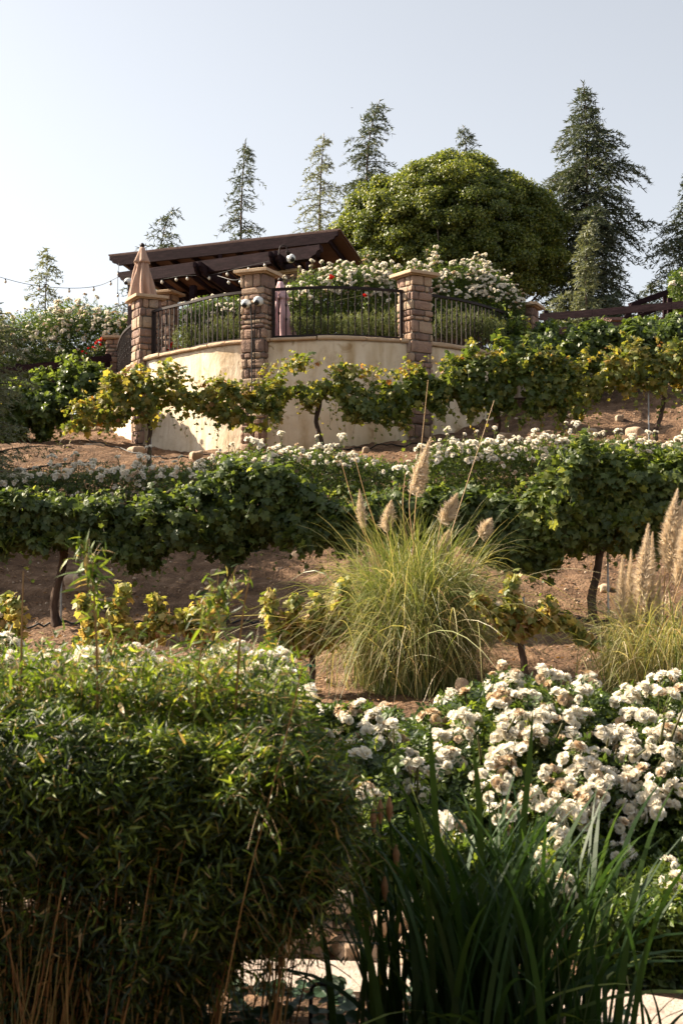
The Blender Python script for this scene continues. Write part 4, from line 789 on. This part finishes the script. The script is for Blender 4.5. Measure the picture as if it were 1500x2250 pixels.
def round_tree():
    d = 41; c0 = P(985, 520, d); zb = gz(c0.x, d); th = thing('broadleaf_tree', 'large rounded broadleaf tree with sunlit left side behind the terrace roses', 'tree', (c0.x, d, zb))
    A = Acc(); heads = []
    tube(A, spl([(c0.x, d, zb - .1), (c0.x + .1, d, zb + 1), (c0.x - .05, d, zb + 2)], 8), np.linspace(.28, .2, 8), 10, wob=.05)
    B = Acc(); k = 0; crown = [(985, 520, 210, 150), (880, 520, 120, 120), (1100, 515, 110, 120), (965, 440, 115, 75), (1060, 450, 105, 65), (830, 540, 85, 90), (1148, 548, 68, 100), (1000, 590, 230, 90)]
    cs = []
    for _ in range(34):
        an = random.uniform(-.15, math.pi + .15); q_ = random.uniform(.55, .98); crown.append((990 + 215 * q_ * math.cos(an), 545 - 165 * q_ * math.sin(an), random.uniform(32, 62), random.uniform(28, 52)))
    for (px, py, rx, ry) in crown:
        for _ in range(int(rx * ry / 120) + 12):
            v = rng.normal(size=3); v /= np.linalg.norm(v); v[1] = -abs(v[1]) if random.random() < .75 else v[1]
            s = d / F; c = np.array(P(px, py, d)) + v * np.array([rx * s, min(rx * s, 2.3), ry * s]) * random.uniform(.80, 1.05)
            if vnoise(c[None] * .9, 77)[0] < -.45 and random.random() < .7: continue
            inside = False
            for (qx, qy, sx, sy) in crown:
                w_ = (c - np.array(P(qx, qy, d))) / np.array([sx * s, min(sx * s, 2.3), sy * s])
                if (w_ ** 2).sum() < .45: inside = True
            if not inside: cs.append((c, v))
    pi_ = []
    for (px, py, rx, ry) in crown:
        m = int(rx * ry / 2.2); v = nrm(rv(m)) * (rng.random((m, 1)) ** .4) * .88; pi_.append(np.array(P(px, py, d)) + v * np.array([rx * d / F, min(rx * d / F, 2.2), ry * d / F]))
    pi_ = np.concatenate(pi_); leaves(B, (LF * np.array([1.6, 1, 1]), LFF), pi_, nrm(pi_ - np.array(c0)), .17, spread=.6, rnd=rng.random(len(pi_)) * .6)
    for i, (c, v) in enumerate(cs):
        rr = random.uniform(.16, .46); n = int(1100 * rr); u = nrm(rv(n) + v * .9); p = c + u * rr * (rng.random((n, 1)) ** .6) * np.array([1.1, 1.1, .8])
        cn = random.random() * .30 - .06
        leaves(B, (LF * np.array([1.5, 1, 1]), LFF), p, nrm(u + v * .5), .072, spread=.65, upb=.4, down=.3, rnd=np.clip(rng.random(n) * .7 + cn, 0, 1))
        if i % 6 == 0: 
            st = np.array([c0.x, d, zb + 1.8]); tube(A, spl([st, st * .5 + c * .5 + [0, 0, -.3], c], 8), np.linspace(.10, .015, 8), 5)
    A.build('trunk', M['tbark'], th, smooth=True); B.build('crown', M['treeleaf'], th)
round_tree()

# ---------------------------------------------------------------- fences and the little timber shelter
def fence(pts, rails, posts, label, d0):
    th = thing('rail_fence', label, 'fence', tuple(P(*pts[0])))
    for dz in rails:
        A = Acc(); q = [np.array(P(*p)) - [0, 0, dz] for p in pts]
        for a_, b_ in zip(q[:-1], q[1:]): bar(A, a_, b_, .05, .17)
        A.build('rail', M['wood'], th)
    for (px, py, d) in posts:
        q = P(px, py, d); A = Acc(); rbox(A, (q.x, q.y + .08, q.z - .5), (.11, .11, 1.3), r=.006, n=3); A.build('post', M['wood'], th)
fence([(-60, 822, 32.6), (60, 808, 33), (150, 799, 33.4), (245, 787, 34)], (0, .38), ((40, 812, 33), (236, 790, 34)), 'brown rail fence left of the terrace below the big roses', 33)
fence([(1185, 697, 33), (1300, 688, 32.4), (1475, 672, 31.6), (1560, 664, 31.2)], (0, .36), ((1200, 695, 33), (1472, 668, 31.7)), 'brown rail fence crossing the slope right of the terrace', 32)
sh = thing('timber_shelter', 'low dark timber frame with sloping top beyond the right fence', 'shelter', tuple(P(1400, 720, 34)))
for nm, a_, b_, wd, ht in (('sloping_beam', (1382, 672, 34), (1505, 628, 34.6), .1, .14), ('sloping_beam', (1390, 700, 33.6), (1480, 664, 34), .08, .10), ('brace', (1370, 706, 33.9), (1392, 668, 33.9), .1, .12), ('post', (1405, 700, 34), (1406, 672, 34), .12, .12), ('post', (1460, 720, 34.4), (1461, 645, 34.4), .12, .12), ('post', (1500, 720, 34.6), (1500, 634, 34.6), .12, .12)):
    A = Acc(); bar(A, P(*a_), P(*b_), wd, ht); A.build(nm, M['wood'], sh)
A = Acc()
for i in range(7):
    y0 = 33.9 + i * .2; a_ = P(1340, 704, 33.9); zz_ = a_.z + i * .045; bar(A, (a_.x, y0, zz_), (a_.x + 1.9, y0, zz_), .24, .035, rnd=random.random())
A.build('tiled_roof', M['roof'], sh)

# ---------------------------------------------------------------- pampas grass
def blades(acc, base, n, Lr, lean, wid, spread=.3, bias=(0, 0), seg=9, rndf=None, droop=1.0, mat=0, az=None, arch=None):
    az = rng.uniform(0, 2 * math.pi, n) if az is None else az; L = rng.uniform(*Lr, n); ln = np.abs(rng.normal(0, lean, n)) + .03
    hx = np.stack([np.cos(az) + bias[0], np.sin(az) + bias[1], 0 * az], -1); hx = hx / np.maximum(1, np.linalg.norm(hx, axis=1, keepdims=True))
    b = base + np.stack([rng.normal(size=n) * spread, rng.normal(size=n) * spread, 0 * az], -1); b[:, 2] = tz(b[:, 0], b[:, 1]) - .02
    t = np.linspace(0, 1, seg); k = ln * droop
    P_ = b[:, None] + hx[:, None] * (L[:, None] * (ln[:, None] * t + (.25 + k[:, None] * .75) * t ** 2.4))[..., None] * .9
    P_[..., 2] += L[:, None] * (t * (1.0 - .1 * ln[:, None]) - (.18 + .75 * k[:, None]) * t ** 2.8)
    P_[..., 2] = np.maximum(P_[..., 2], tz(P_[..., 0], P_[..., 1]) + .01)
    if arch:
        ar = rng.uniform(*arch, n); P_ = b[:, None] + hx[:, None] * (L[:, None] * (ln[:, None] * t + (.10 + .35 * ar[:, None]) * t ** 2.6))[..., None]
        P_[..., 2] += L[:, None] * (t - ar[:, None] * t ** 3.2 - .15 * ln[:, None] * t)
        P_[..., 2] = np.maximum(P_[..., 2], tz(P_[..., 0], P_[..., 1]) + .01)
    sd_ = np.stack([-hx[:, 1], hx[:, 0], 0 * az], -1) ; sd_ = nrm(sd_ + rv(n, .45)); wv = wid * rng.uniform(.6, 1.3, n)[:, None] * np.interp(t, [0, .3, .8, 1], [.8, 1, .6, .08])
    V = np.stack([P_ - sd_[:, None] * wv[..., None] / 2, P_ + sd_[:, None] * wv[..., None] / 2], 2).reshape(n, -1, 3)
    f = np.array([(2 * i, 2 * i + 1, 2 * i + 3, 2 * i + 2) for i in range(seg - 1)]); nv = 2 * seg
    rn = rng.random(n) if rndf is None else rndf(n); rr = np.clip(np.repeat(rn[:, None], seg, 1) + .22 * (t - .4), 0, 1)
    acc.V.append(V.reshape(-1, 3)); acc.L.append((f.ravel()[None] + (np.arange(n) * nv)[:, None]).ravel() + acc.n); acc.S.append(np.full(n * (seg - 1), 4)); acc.M.append(np.full(n * (seg - 1), mat)); acc.R.append(np.repeat(rr.reshape(n, seg), 2, axis=1).ravel()); acc.n += n * nv
def plume(th, tip, low, root, d, wd=.07, n=900, side=1, bare=False):
    a_, b_, c_ = np.array(P(*tip, d)), np.array(P(*low, d)), np.array(root); A = Acc(); tube(A, spl([c_, b_ * .6 + c_ * .4 + [0, 0, .05], b_, a_], 14), np.linspace(.007, .003, 14), 5, rnd=.4); st = A.build('stalk', M['straw'], th)
    if bare: return
    A = Acc(); t = rng.random(n) ** .9; ax = a_ - b_; L = np.linalg.norm(ax); ax /= L; c = b_ + np.outer(t * L, ax); w_ = np.interp(t, [0, .25, .6, 1], [.7, 1, .7, .15])
    ou = nrm(rv(n, .7) + np.array([side * .5, -.1, 0])); dr = nrm(ax * 1.2 + ou * .38 + np.array([side * .22, 0, -.12])); p = c + ou * (wd * .35 * w_ * rng.random(n))[:, None]
    T = np.array([(-.5, 0, 0), (.5, 0, 0), (.35, .5, .03), (0, 1, -.06), (-.35, .5, .03)]) * np.array([.028, 1, 1])
    A.scatter(T, NBF, p, bases(nrm(rv(n)), dr), wd * 1.7 * w_ * rng.uniform(.7, 1.2, n), rng.random(n)); A.build('plume', M['plume'], th)
def straw_f(c, s): return lambda n: np.clip(rng.normal(c, s, n), 0, .95)
c = P(905, 1495, 14); c.z = gz(c.x, 14); th = thing('pampas_grass', 'large arching pampas grass clump in the middle of the slope', 'pampas grass', tuple(c), 'pampas grass clumps'); A = Acc(); cb = np.array(c)
blades(A, cb, 2600, (1.5, 2.35), .13, .0095, .20, (.04, -.05), rndf=straw_f(.32, .22), arch=(.15, .75), seg=12); blades(A, cb, 1500, (1.0, 1.8), .22, .0095, .24, (.0, -.1), rndf=straw_f(.40, .25), arch=(.3, .9), seg=12); blades(A, cb, 260, (1.9, 2.6), .26, .008, .15, (.5, 0), rndf=straw_f(.55, .2), arch=(.45, .85), seg=13); blades(A, cb, 520, (1.3, 2.1), .42, .0085, .2, (.08, 0), rndf=straw_f(.5, .22), arch=(.5, .95), seg=12); blades(A, cb, 700, (.5, 1.1), .4, .010, .26, rndf=straw_f(.7, .2), arch=(.3, .8))
A.build('blades', M['pampas'], th)
root = cb + [0, 0, .3]
for tip, low, sd_, bare, wd in (((945, 962), (900, 1085), 1, 0, .062), ((938, 985), (915, 1090), 1, 0, .055), ((860, 1100), (850, 1170), -1, 0, .06), ((1003, 1085), (968, 1150), 1, 0, .07), ((1078, 1140), (1052, 1180), 1, 0, .06), ((790, 1075), (800, 1160), -1, 0, .045), ((940, 835), (915, 1085), 1, 1, 0), ((1085, 880), (1010, 1110), 1, 1, 0), ((748, 1010), (790, 1150), 1, 1, 0), ((778, 1000), (812, 1120), 1, 1, 0), ((890, 1040), (885, 1120), 1, 1, 0), ((985, 1165), (960, 1230), 1, 0, .06)):
    plume(th, tip, low, root + [random.uniform(-.15, .15), random.uniform(-.1, .1), 0], 14 + random.uniform(-.15, .15), wd, 1700, sd_, bool(bare))
c = P(1455, 1500, 13.2); c.z = gz(c.x, 13.2); th = thing('pampas_grass', 'pampas grass clump with tall beige plumes at the right edge', 'pampas grass', tuple(c), 'pampas grass clumps'); A = Acc(); cb = np.array(c)
blades(A, cb, 1700, (.9, 1.6), .16, .0085, .24, (0, -.1), rndf=straw_f(.55, .25), arch=(.2, .8), seg=11); blades(A, cb, 800, (.6, 1.1), .35, .008, .24, rndf=straw_f(.6, .25), arch=(.3, .8))
A.build('blades', M['pampas'], th); root = cb + [0, 0, .2]
for tip, low, wd in (((1367, 1222), (1366, 1380), .055), ((1386, 1208), (1384, 1385), .055), ((1424, 1152), (1408, 1330), .07), ((1432, 1170), (1418, 1370), .06), ((1488, 1075), (1462, 1230), .07), ((1500, 1100), (1470, 1260), .07), ((1512, 1130), (1482, 1290), .07), ((1525, 1090), (1500, 1250), .07), ((1450, 1250), (1445, 1400), .04)):
    plume(th, tip, low, root + [random.uniform(-.25, .15), random.uniform(-.1, .1), 0], 13.2 + random.uniform(-.15, .15), wd * 1.0, 2200, random.choice((-1, 1)))

# ---------------------------------------------------------------- bamboo hedge in front
def bamboo():
    d = 4.95; c = P(330, 2200, d); th = thing('bamboo_hedge', 'dense shaded bamboo hedge with sunlit leafy top at the left front', 'bamboo', (c.x, d, 0))
    prof = [(-700, 1560, 2420), (-80, 1560, 2420), (100, 1555, 2420), (300, 1560, 2400), (450, 1550, 2200), (540, 1565, 2090), (610, 1590, 2070), (670, 1625, 2040), (715, 1670, 1990), (750, 1740, 1920), (770, 1790, 1850)]
    pos, out, px, r, g = mass(prof, d, 1.35, 230000, 120, .055, gap=-.9, shell=.45, front=.62, gf=6, sup=.6)
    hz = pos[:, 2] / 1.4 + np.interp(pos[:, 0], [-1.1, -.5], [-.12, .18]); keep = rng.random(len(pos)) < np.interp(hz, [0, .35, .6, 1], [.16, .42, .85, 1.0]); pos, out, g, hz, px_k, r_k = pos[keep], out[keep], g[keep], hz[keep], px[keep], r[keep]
    A = Acc(); leaves(A, (BL * np.array([1.25, 1, 1]), BF), pos, out, .050, spread=.8, upb=.5, down=.1, rnd=np.where(rng.random(len(pos)) < .04, 1, np.clip(rng.random(len(pos)) * .75 + .2 * g + np.interp(hz, [.3, .8, 1.0], [-.08, .06, .34]), 0, .95)))  # paler towards the top: young leaves, plus the sunlit band put into their colour
    n = 900; sx = rng.uniform(-60, 660, n); st = np.array([P(x, np.interp(x, [q[0] for q in prof], [q[1] for q in prof]) + random.uniform(-40, 90), d + random.uniform(-.4, .4)) for x in sx])
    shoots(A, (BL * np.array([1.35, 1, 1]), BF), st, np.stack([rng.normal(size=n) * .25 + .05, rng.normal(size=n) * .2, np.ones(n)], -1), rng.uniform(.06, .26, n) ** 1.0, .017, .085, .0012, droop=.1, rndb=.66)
    kk = np.where((px_k > 480) & (r_k > .85) & (out[:, 1] < .3))[0]; ch = rng.choice(kk, min(420, len(kk)))
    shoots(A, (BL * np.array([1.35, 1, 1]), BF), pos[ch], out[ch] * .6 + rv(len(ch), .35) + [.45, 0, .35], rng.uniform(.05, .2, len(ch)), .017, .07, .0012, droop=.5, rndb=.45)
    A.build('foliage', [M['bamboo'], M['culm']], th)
    A = Acc()
    for k in range(300):
        x = random.uniform(-80, 640) if random.random() < .45 else random.uniform(-80, 300); y_ = d + random.uniform(-.62, .4); b_ = np.array(P(x, 2300, y_)); b_[2] = 0; b_[0] *= .97
        H = random.uniform(.45, 1.0); ln = np.array([random.gauss(.05, .12), random.gauss(0, .06), 1]); e_ = b_ + ln * H
        tube(A, spl([b_, (b_ + e_) / 2 + [random.gauss(0, .015), 0, 0], e_], 7), np.linspace(.0034, .0014, 7) * random.uniform(.7, 1.25), 5, rnd=random.random(), cap=False)
    for k in range(150):
        x = random.uniform(-90, 330) * random.random() ** .3; y_ = d + random.uniform(-.72, -.45); b_ = np.array(P(x, 2300, y_)); b_[2] = 0; H = random.uniform(.35, .85); ln = np.array([random.gauss(.04, .15), random.gauss(0.03, .05), 1]); e_ = b_ + ln * H
        tube(A, spl([b_, (b_ + e_) / 2 + [random.gauss(0, .02), 0, 0], e_], 7), np.linspace(.0032, .0014, 7) * random.uniform(.6, 1.2), 5, rnd=random.random(), cap=False)
    A.build('culms', M['culm'], th, smooth=True)
bamboo()
def culm(pts, d, label, leafs=True, r=.004):
    q = [P(px, py, d) for px, py in pts]; dv = q[-1] - q[-2]; w_ = q[-1] + dv * (q[-1].z / max(.05, -dv.z)); w_.x = max(min(w_.x, q[-1].x + .12), q[-1].x - .12); w_.z = 0; A = Acc(); p = spl(q + [w_], 20); tube(A, p, np.linspace(r * .5, r * 1.4, 20), 5, rnd=.45)
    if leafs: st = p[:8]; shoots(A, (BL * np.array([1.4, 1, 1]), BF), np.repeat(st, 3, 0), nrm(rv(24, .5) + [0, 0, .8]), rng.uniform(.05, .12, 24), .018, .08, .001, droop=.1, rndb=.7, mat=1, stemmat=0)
    tag(A.build('bamboo_shoot', [M['culm'], M['bamboo']], loc=tuple(w_)), label, 'bamboo shoot', 'tall shoots over the bamboo hedge')
culm([(192, 1225), (205, 1290), (213, 1440), (215, 1700)], 4.6, 'tall leafy green bamboo shoot rising above the hedge on the left')
culm([(552, 1252), (535, 1340), (524, 1450), (510, 1700)], 4.6, 'bare dry shoot above the hedge below the gnarled vine', False)
culm([(52, 1255), (50, 1330), (48, 1420), (45, 1700)], 4.7, 'thin dry shoot above the hedge near the left edge', False)
culm([(492, 1300), (470, 1350), (440, 1440), (420, 1700)], 4.6, 'leafy slanting shoot left of the bare dry shoot', True, .003)
culm([(688, 1345), (662, 1470), (635, 1590), (583, 1790), (528, 2010)], 4.25, 'long bare culm slanting across the dark hedge face', False, .0020)
culm([(715, 1800), (695, 1860), (665, 1950), (640, 2040)], 4.32, 'short dry culm slanting low on the hedge face', False, .0016)
culm([(365, 1780), (350, 1870), (332, 2000), (318, 2110)], 4.32, 'tan culm slanting down the middle of the dark hedge', False, .0018)

# ---------------------------------------------------------------- iris, ground cover, path edging
def iris():
    c = np.array([P(1090, 2300, 4.75).x, 4.75, 0.]); th = thing('iris_clump', 'dark green sword leaved iris clump in the right foreground', 'iris', tuple(c)); A = Acc()
    blades(A, c, 250, (.70, 1.2), .05, .025, .19, (.02, 0), seg=10, rndf=lambda n: np.clip(rng.normal(.35, .25, n), 0, 1), droop=.2)
    blades(A, c, 60, (.55, .9), .36, .022, .15, (.1, -.1), seg=10, rndf=lambda n: np.clip(rng.normal(.4, .3, n), 0, 1), droop=.6)
    blades(A, c + [-.30, .1, 0], 12, (.5, .95), .2, .018, .07, (-.1, 0), seg=10, droop=.4); blades(A, c + [.3, 0, 0], 26, (.35, .65), .35, .018, .1, (.1, 0), seg=10, droop=.7)
    A.build('blades', M['iris'], th)
    for pts in (((945, 1590), (950, 1700), (965, 1900), (1000, 2300)), ((1170, 1560), (1160, 1700), (1140, 1900), (1110, 2300)), ((1035, 1625), (1050, 1740), (1060, 2000), (1070, 2300)), ((865, 1705), (910, 1790), (960, 2000), (1010, 2300)), ((1390, 1945), (1290, 1975), (1190, 2100), (1130, 2300)), ((1045, 2230), (1240, 2170), (1200, 2200), (1120, 2300))):
        A = Acc(); q = spl([P(x, y, 4.7) for x, y in pts], 14); wv = np.interp(np.linspace(0, 1, 14), [0, .3, 1], [.001, .010, .014])
        V = np.stack([q - np.outer(wv, [.95, -.3, 0]), q + np.outer(wv, [.95, -.3, 0])], 1).reshape(-1, 3); A.add(V, [(2 * i, 2 * i + 1, 2 * i + 3, 2 * i + 2) for i in range(13)], .8); A.build('long_blade', M['iris'], th)
    for px, py in ((835, 1790), (855, 1785), (820, 1810), (870, 1890), (845, 1960)):
        A = Acc(); q = P(px, py, 4.7); tube(A, spl([(c[0] - .3, 4.8, 0), (q.x + .03, 4.75, q.z * .5), q], 8), .004, 5, mat=1); lathe(A, [(.003, -.03), (.010, 0), (.012, .02), (.003, .05)], q, 8); leaves(A, (LF, LFF), np.tile(np.array(q), (5, 1)), nrm(rv(5)), .018); A.build('seed_head', [M['litter'], M['iris']], th)
iris()
ORD = 'first second third fourth fifth sixth seventh eighth ninth tenth eleventh twelfth thirteenth fourteenth fifteenth sixteenth seventeenth eighteenth nineteenth twentieth'.split()
def stones():
    k = 0
    xs_ = np.arange(-1.6, .95, .135)
    for i, x in enumerate(xs_):
        far = float(pathfar(x))
        h = random.uniform(.10, .19); A = Acc(); rbox(A, (x, far + .12, h / 2 - .01), (random.uniform(.09, .16), random.uniform(.12, .18), h), (math.cos(i * .7) * .3 + .95, math.sin(i * .7) * .3), .04, .06, 9, i, random.random(), fr=12)
        tag(A.build('edging_stone', M['rock'], loc=(x, far + .12, 0)), f'{ORD[i]} tan stone from the left in the row edging the path', 'edging stone', 'stones edging the path')
        if i % 2 == 1:
            A = Acc(); rbox(A, (x + .06, far + .17, h + .06), (random.uniform(.12, .2), .14, random.uniform(.06, .10)), (1, .2), .03, .05, 9, i + 40, random.random(), fr=5)
            tag(A.build('edging_stone', M['rock'], loc=(x + .06, far + .17, h), smooth=True), f'{ORD[i // 2]} flat stone from the left lying on top of the path edging', 'edging stone', 'stones edging the path')
stones()
def rocks():
    spec = [(172, 1262, 18.6, .34, .2, 'big pale boulder behind the leftmost stake'), (236, 1308, 17.8, .22, .1, 'flat rock below the big pale boulder'), (272, 1218, 20, .3, .15, 'half buried rock under the lower vine row'), (480, 1250, 19, .16, .08, 'small flat stone beside the gnarled trunk'), (298, 992, 27.6, .28, .16, 'round tan rock at the foot of the corner pillar'),
        (432, 1004, 26.2, .26, .2, 'square tan rock at the base of the bright wall'), (490, 1003, 26.4, .2, .1, 'low rock right of the square tan rock'), (210, 972, 28, .3, .1, 'flat slab on the sunlit dirt bank'), (803, 968, 26.2, .12, .1, 'small pale stone at the wall base right of the crooked vine'), (1105, 955, 25.8, .28, .2, 'brown rock on the slope right of the wall'),
        (1300, 925, 26, .2, .14, 'white stone left of the forked vine'), (1360, 893, 27, .16, .12, 'pale stone uphill of the white stone'), (1392, 945, 25.8, .26, .16, 'brown rock beside the forked vine'), (1200, 930, 26, .14, .1, 'grey pebble below the yellow green vine'), (1015, 1530, 13.2, .14, .22, 'upright stone at the foot of the pampas'),
        (1250, 880, 27.4, .12, .08, 'tiny stone high on the right slope'), (148, 985, 27, .12, .06, 'small stone on the left dirt bank'), (1330, 1240, 18, .14, .08, 'small stone behind the thick leaning trunk'), (655, 1215, 20, .15, .08, 'small stone in the shade left of the pampas')]
    for i, (px, py, d, wd, h, lb) in enumerate(spec):
        q = P(px, py, d); z = gz(q.x, d); A = Acc(); rbox(A, (q.x, d, z + h * .3), (wd * 1.15, wd * .9, h * 1.25), (math.cos(i), math.sin(i)), min(wd, h) * .42, wd * .30, 10, i + 3, random.uniform(.3, 1), fr=2.2 / wd * .5)
        tag(A.build('rock', M['rock'], loc=(q.x, d, z), smooth=True), lb, 'rock', 'rocks on the slope')
    n = 2600; y = rng.uniform(12, 30, n); x = rng.uniform(-8, 8, n) * np.interp(y, [12, 30], [.5, 1]); z = tz(x, y); V, Fc = cubegrid(3); V = nrm(V) * .5 * np.array([1, .8, .7]); A = Acc()
    A.scatter(V, Fc, np.stack([x, y, z], -1), bases(nrm(rv(n)), rv(n)), np.exp(rng.normal(-3.5, .5, n)), rng.random(n)); o = A.build('pebbles', M['rock']); tag(o, 'loose pebbles and clods scattered over the brown slope', 'pebbles', kind='stuff')
    n = 9000; y = np.concatenate([rng.uniform(12.5, 26, n // 2), rng.uniform(6.4, 12, n // 2)]); x = rng.uniform(-1, 1, n) * (1 + y * .26); z = tz(x, y) + .01; A = Acc(); leaves(A, (LF, LFF), np.stack([x, y, z], -1), np.tile([0, 0, 1.], (n, 1)), .06, spread=.35, upb=.5, down=0)
    o = A.build('leaf_litter', M['litter']); tag(o, 'dry fallen leaves scattered on the soil', 'leaf litter', kind='stuff')
rocks()
for pts, lb in ((((190, 960, 29), (330, 998, 26.9), (420, 1000, 26.6), (600, 992, 26.4), (800, 975, 26.5), (920, 950, 26.6), (1000, 928, 27)), 'black drip hose lying along the foot of the terrace wall'), (((-30, 1352, 17), (130, 1350, 17), (300, 1352, 16.9), (480, 1348, 17), (620, 1356, 16.9), (800, 1352, 17)), 'black drip hose along the lower vine row left of the pampas'), (((1180, 1345, 17), (1300, 1335, 17), (1370, 1338, 17), (1540, 1330, 17)), 'black drip hose along the lower vine row right of the pampas'), (((740, 975, 26), (830, 985, 25), (910, 1000, 24)), 'thin black hose running downhill from the wall')):
    q = spl([P(*p) for p in pts], 70); q[:, 2] = tz(q[:, 0], q[:, 1]) + .03 + .012 * vnoise(np.stack([np.arange(70) * .23] * 3, -1), 3); A = Acc(); tube(A, q, .013, 6); tag(A.build('drip_hose', M['black'], loc=tuple(q[0])), lb, 'hose', 'drip hoses')
A = Acc(); n = 430; an = np.arange(9) / 9 * 2 * math.pi; T = np.vstack([[(0, 0, -.12)], np.stack([np.cos(an), np.sin(an), .04 * np.cos(an * 3)], -1) * .5]); x = np.concatenate([rng.uniform(-.9, .35, 360), rng.uniform(-1.5, 1.6, 70)]); y = np.concatenate([rng.uniform(4.7, 5.56, 360), rng.uniform(4.6, 5.1, 70)])
A.scatter(T, [(0, i + 1, (i + 1) % 9 + 1) for i in range(9)], np.stack([x, y, rng.uniform(.04, .12, n)], -1), bases(nrm(rv(n, .25) + [0, -.25, 1]), rv(n)), rng.uniform(.03, .075, n), rng.random(n)); tag(A.build('ground_cover', M['round']), 'round leaved ground cover in deep shade at the bottom', 'ground cover', kind='stuff')
A = Acc(); q = P(700, 2200, 5.3); tube(A, spl([(q.x - .03, 5.3, -.02), (q.x - .028, 5.3, .10), (q.x - .02, 5.3, .14), (q.x + .02, 5.3, .145), (q.x + .035, 5.3, .12), (q.x + .04, 5.3, -.02)], 20), .008, 6)
tag(A.build('hose_guide', M['black'], loc=(q.x, 5.3, 0)), 'small black wire hoop standing in the soil before the path', 'wire hoop')
A = Acc(); q = P(773, 237, 120); A.add([(q.x - .14, 120, q.z + .03), (q.x, 119.95, q.z), (q.x + .14, 120, q.z + .03), (q.x, 120.1, q.z), (q.x, 120.0, q.z - .03), (q.x - .03, 119.9, q.z), (q.x + .03, 120.15, q.z)], [(0, 1, 3), (1, 2, 3), (1, 4, 3), (5, 4, 6)]); tag(A.build('bird', M['black'], loc=tuple(q)), 'tiny dark bird in the sky above the pergola', 'bird')
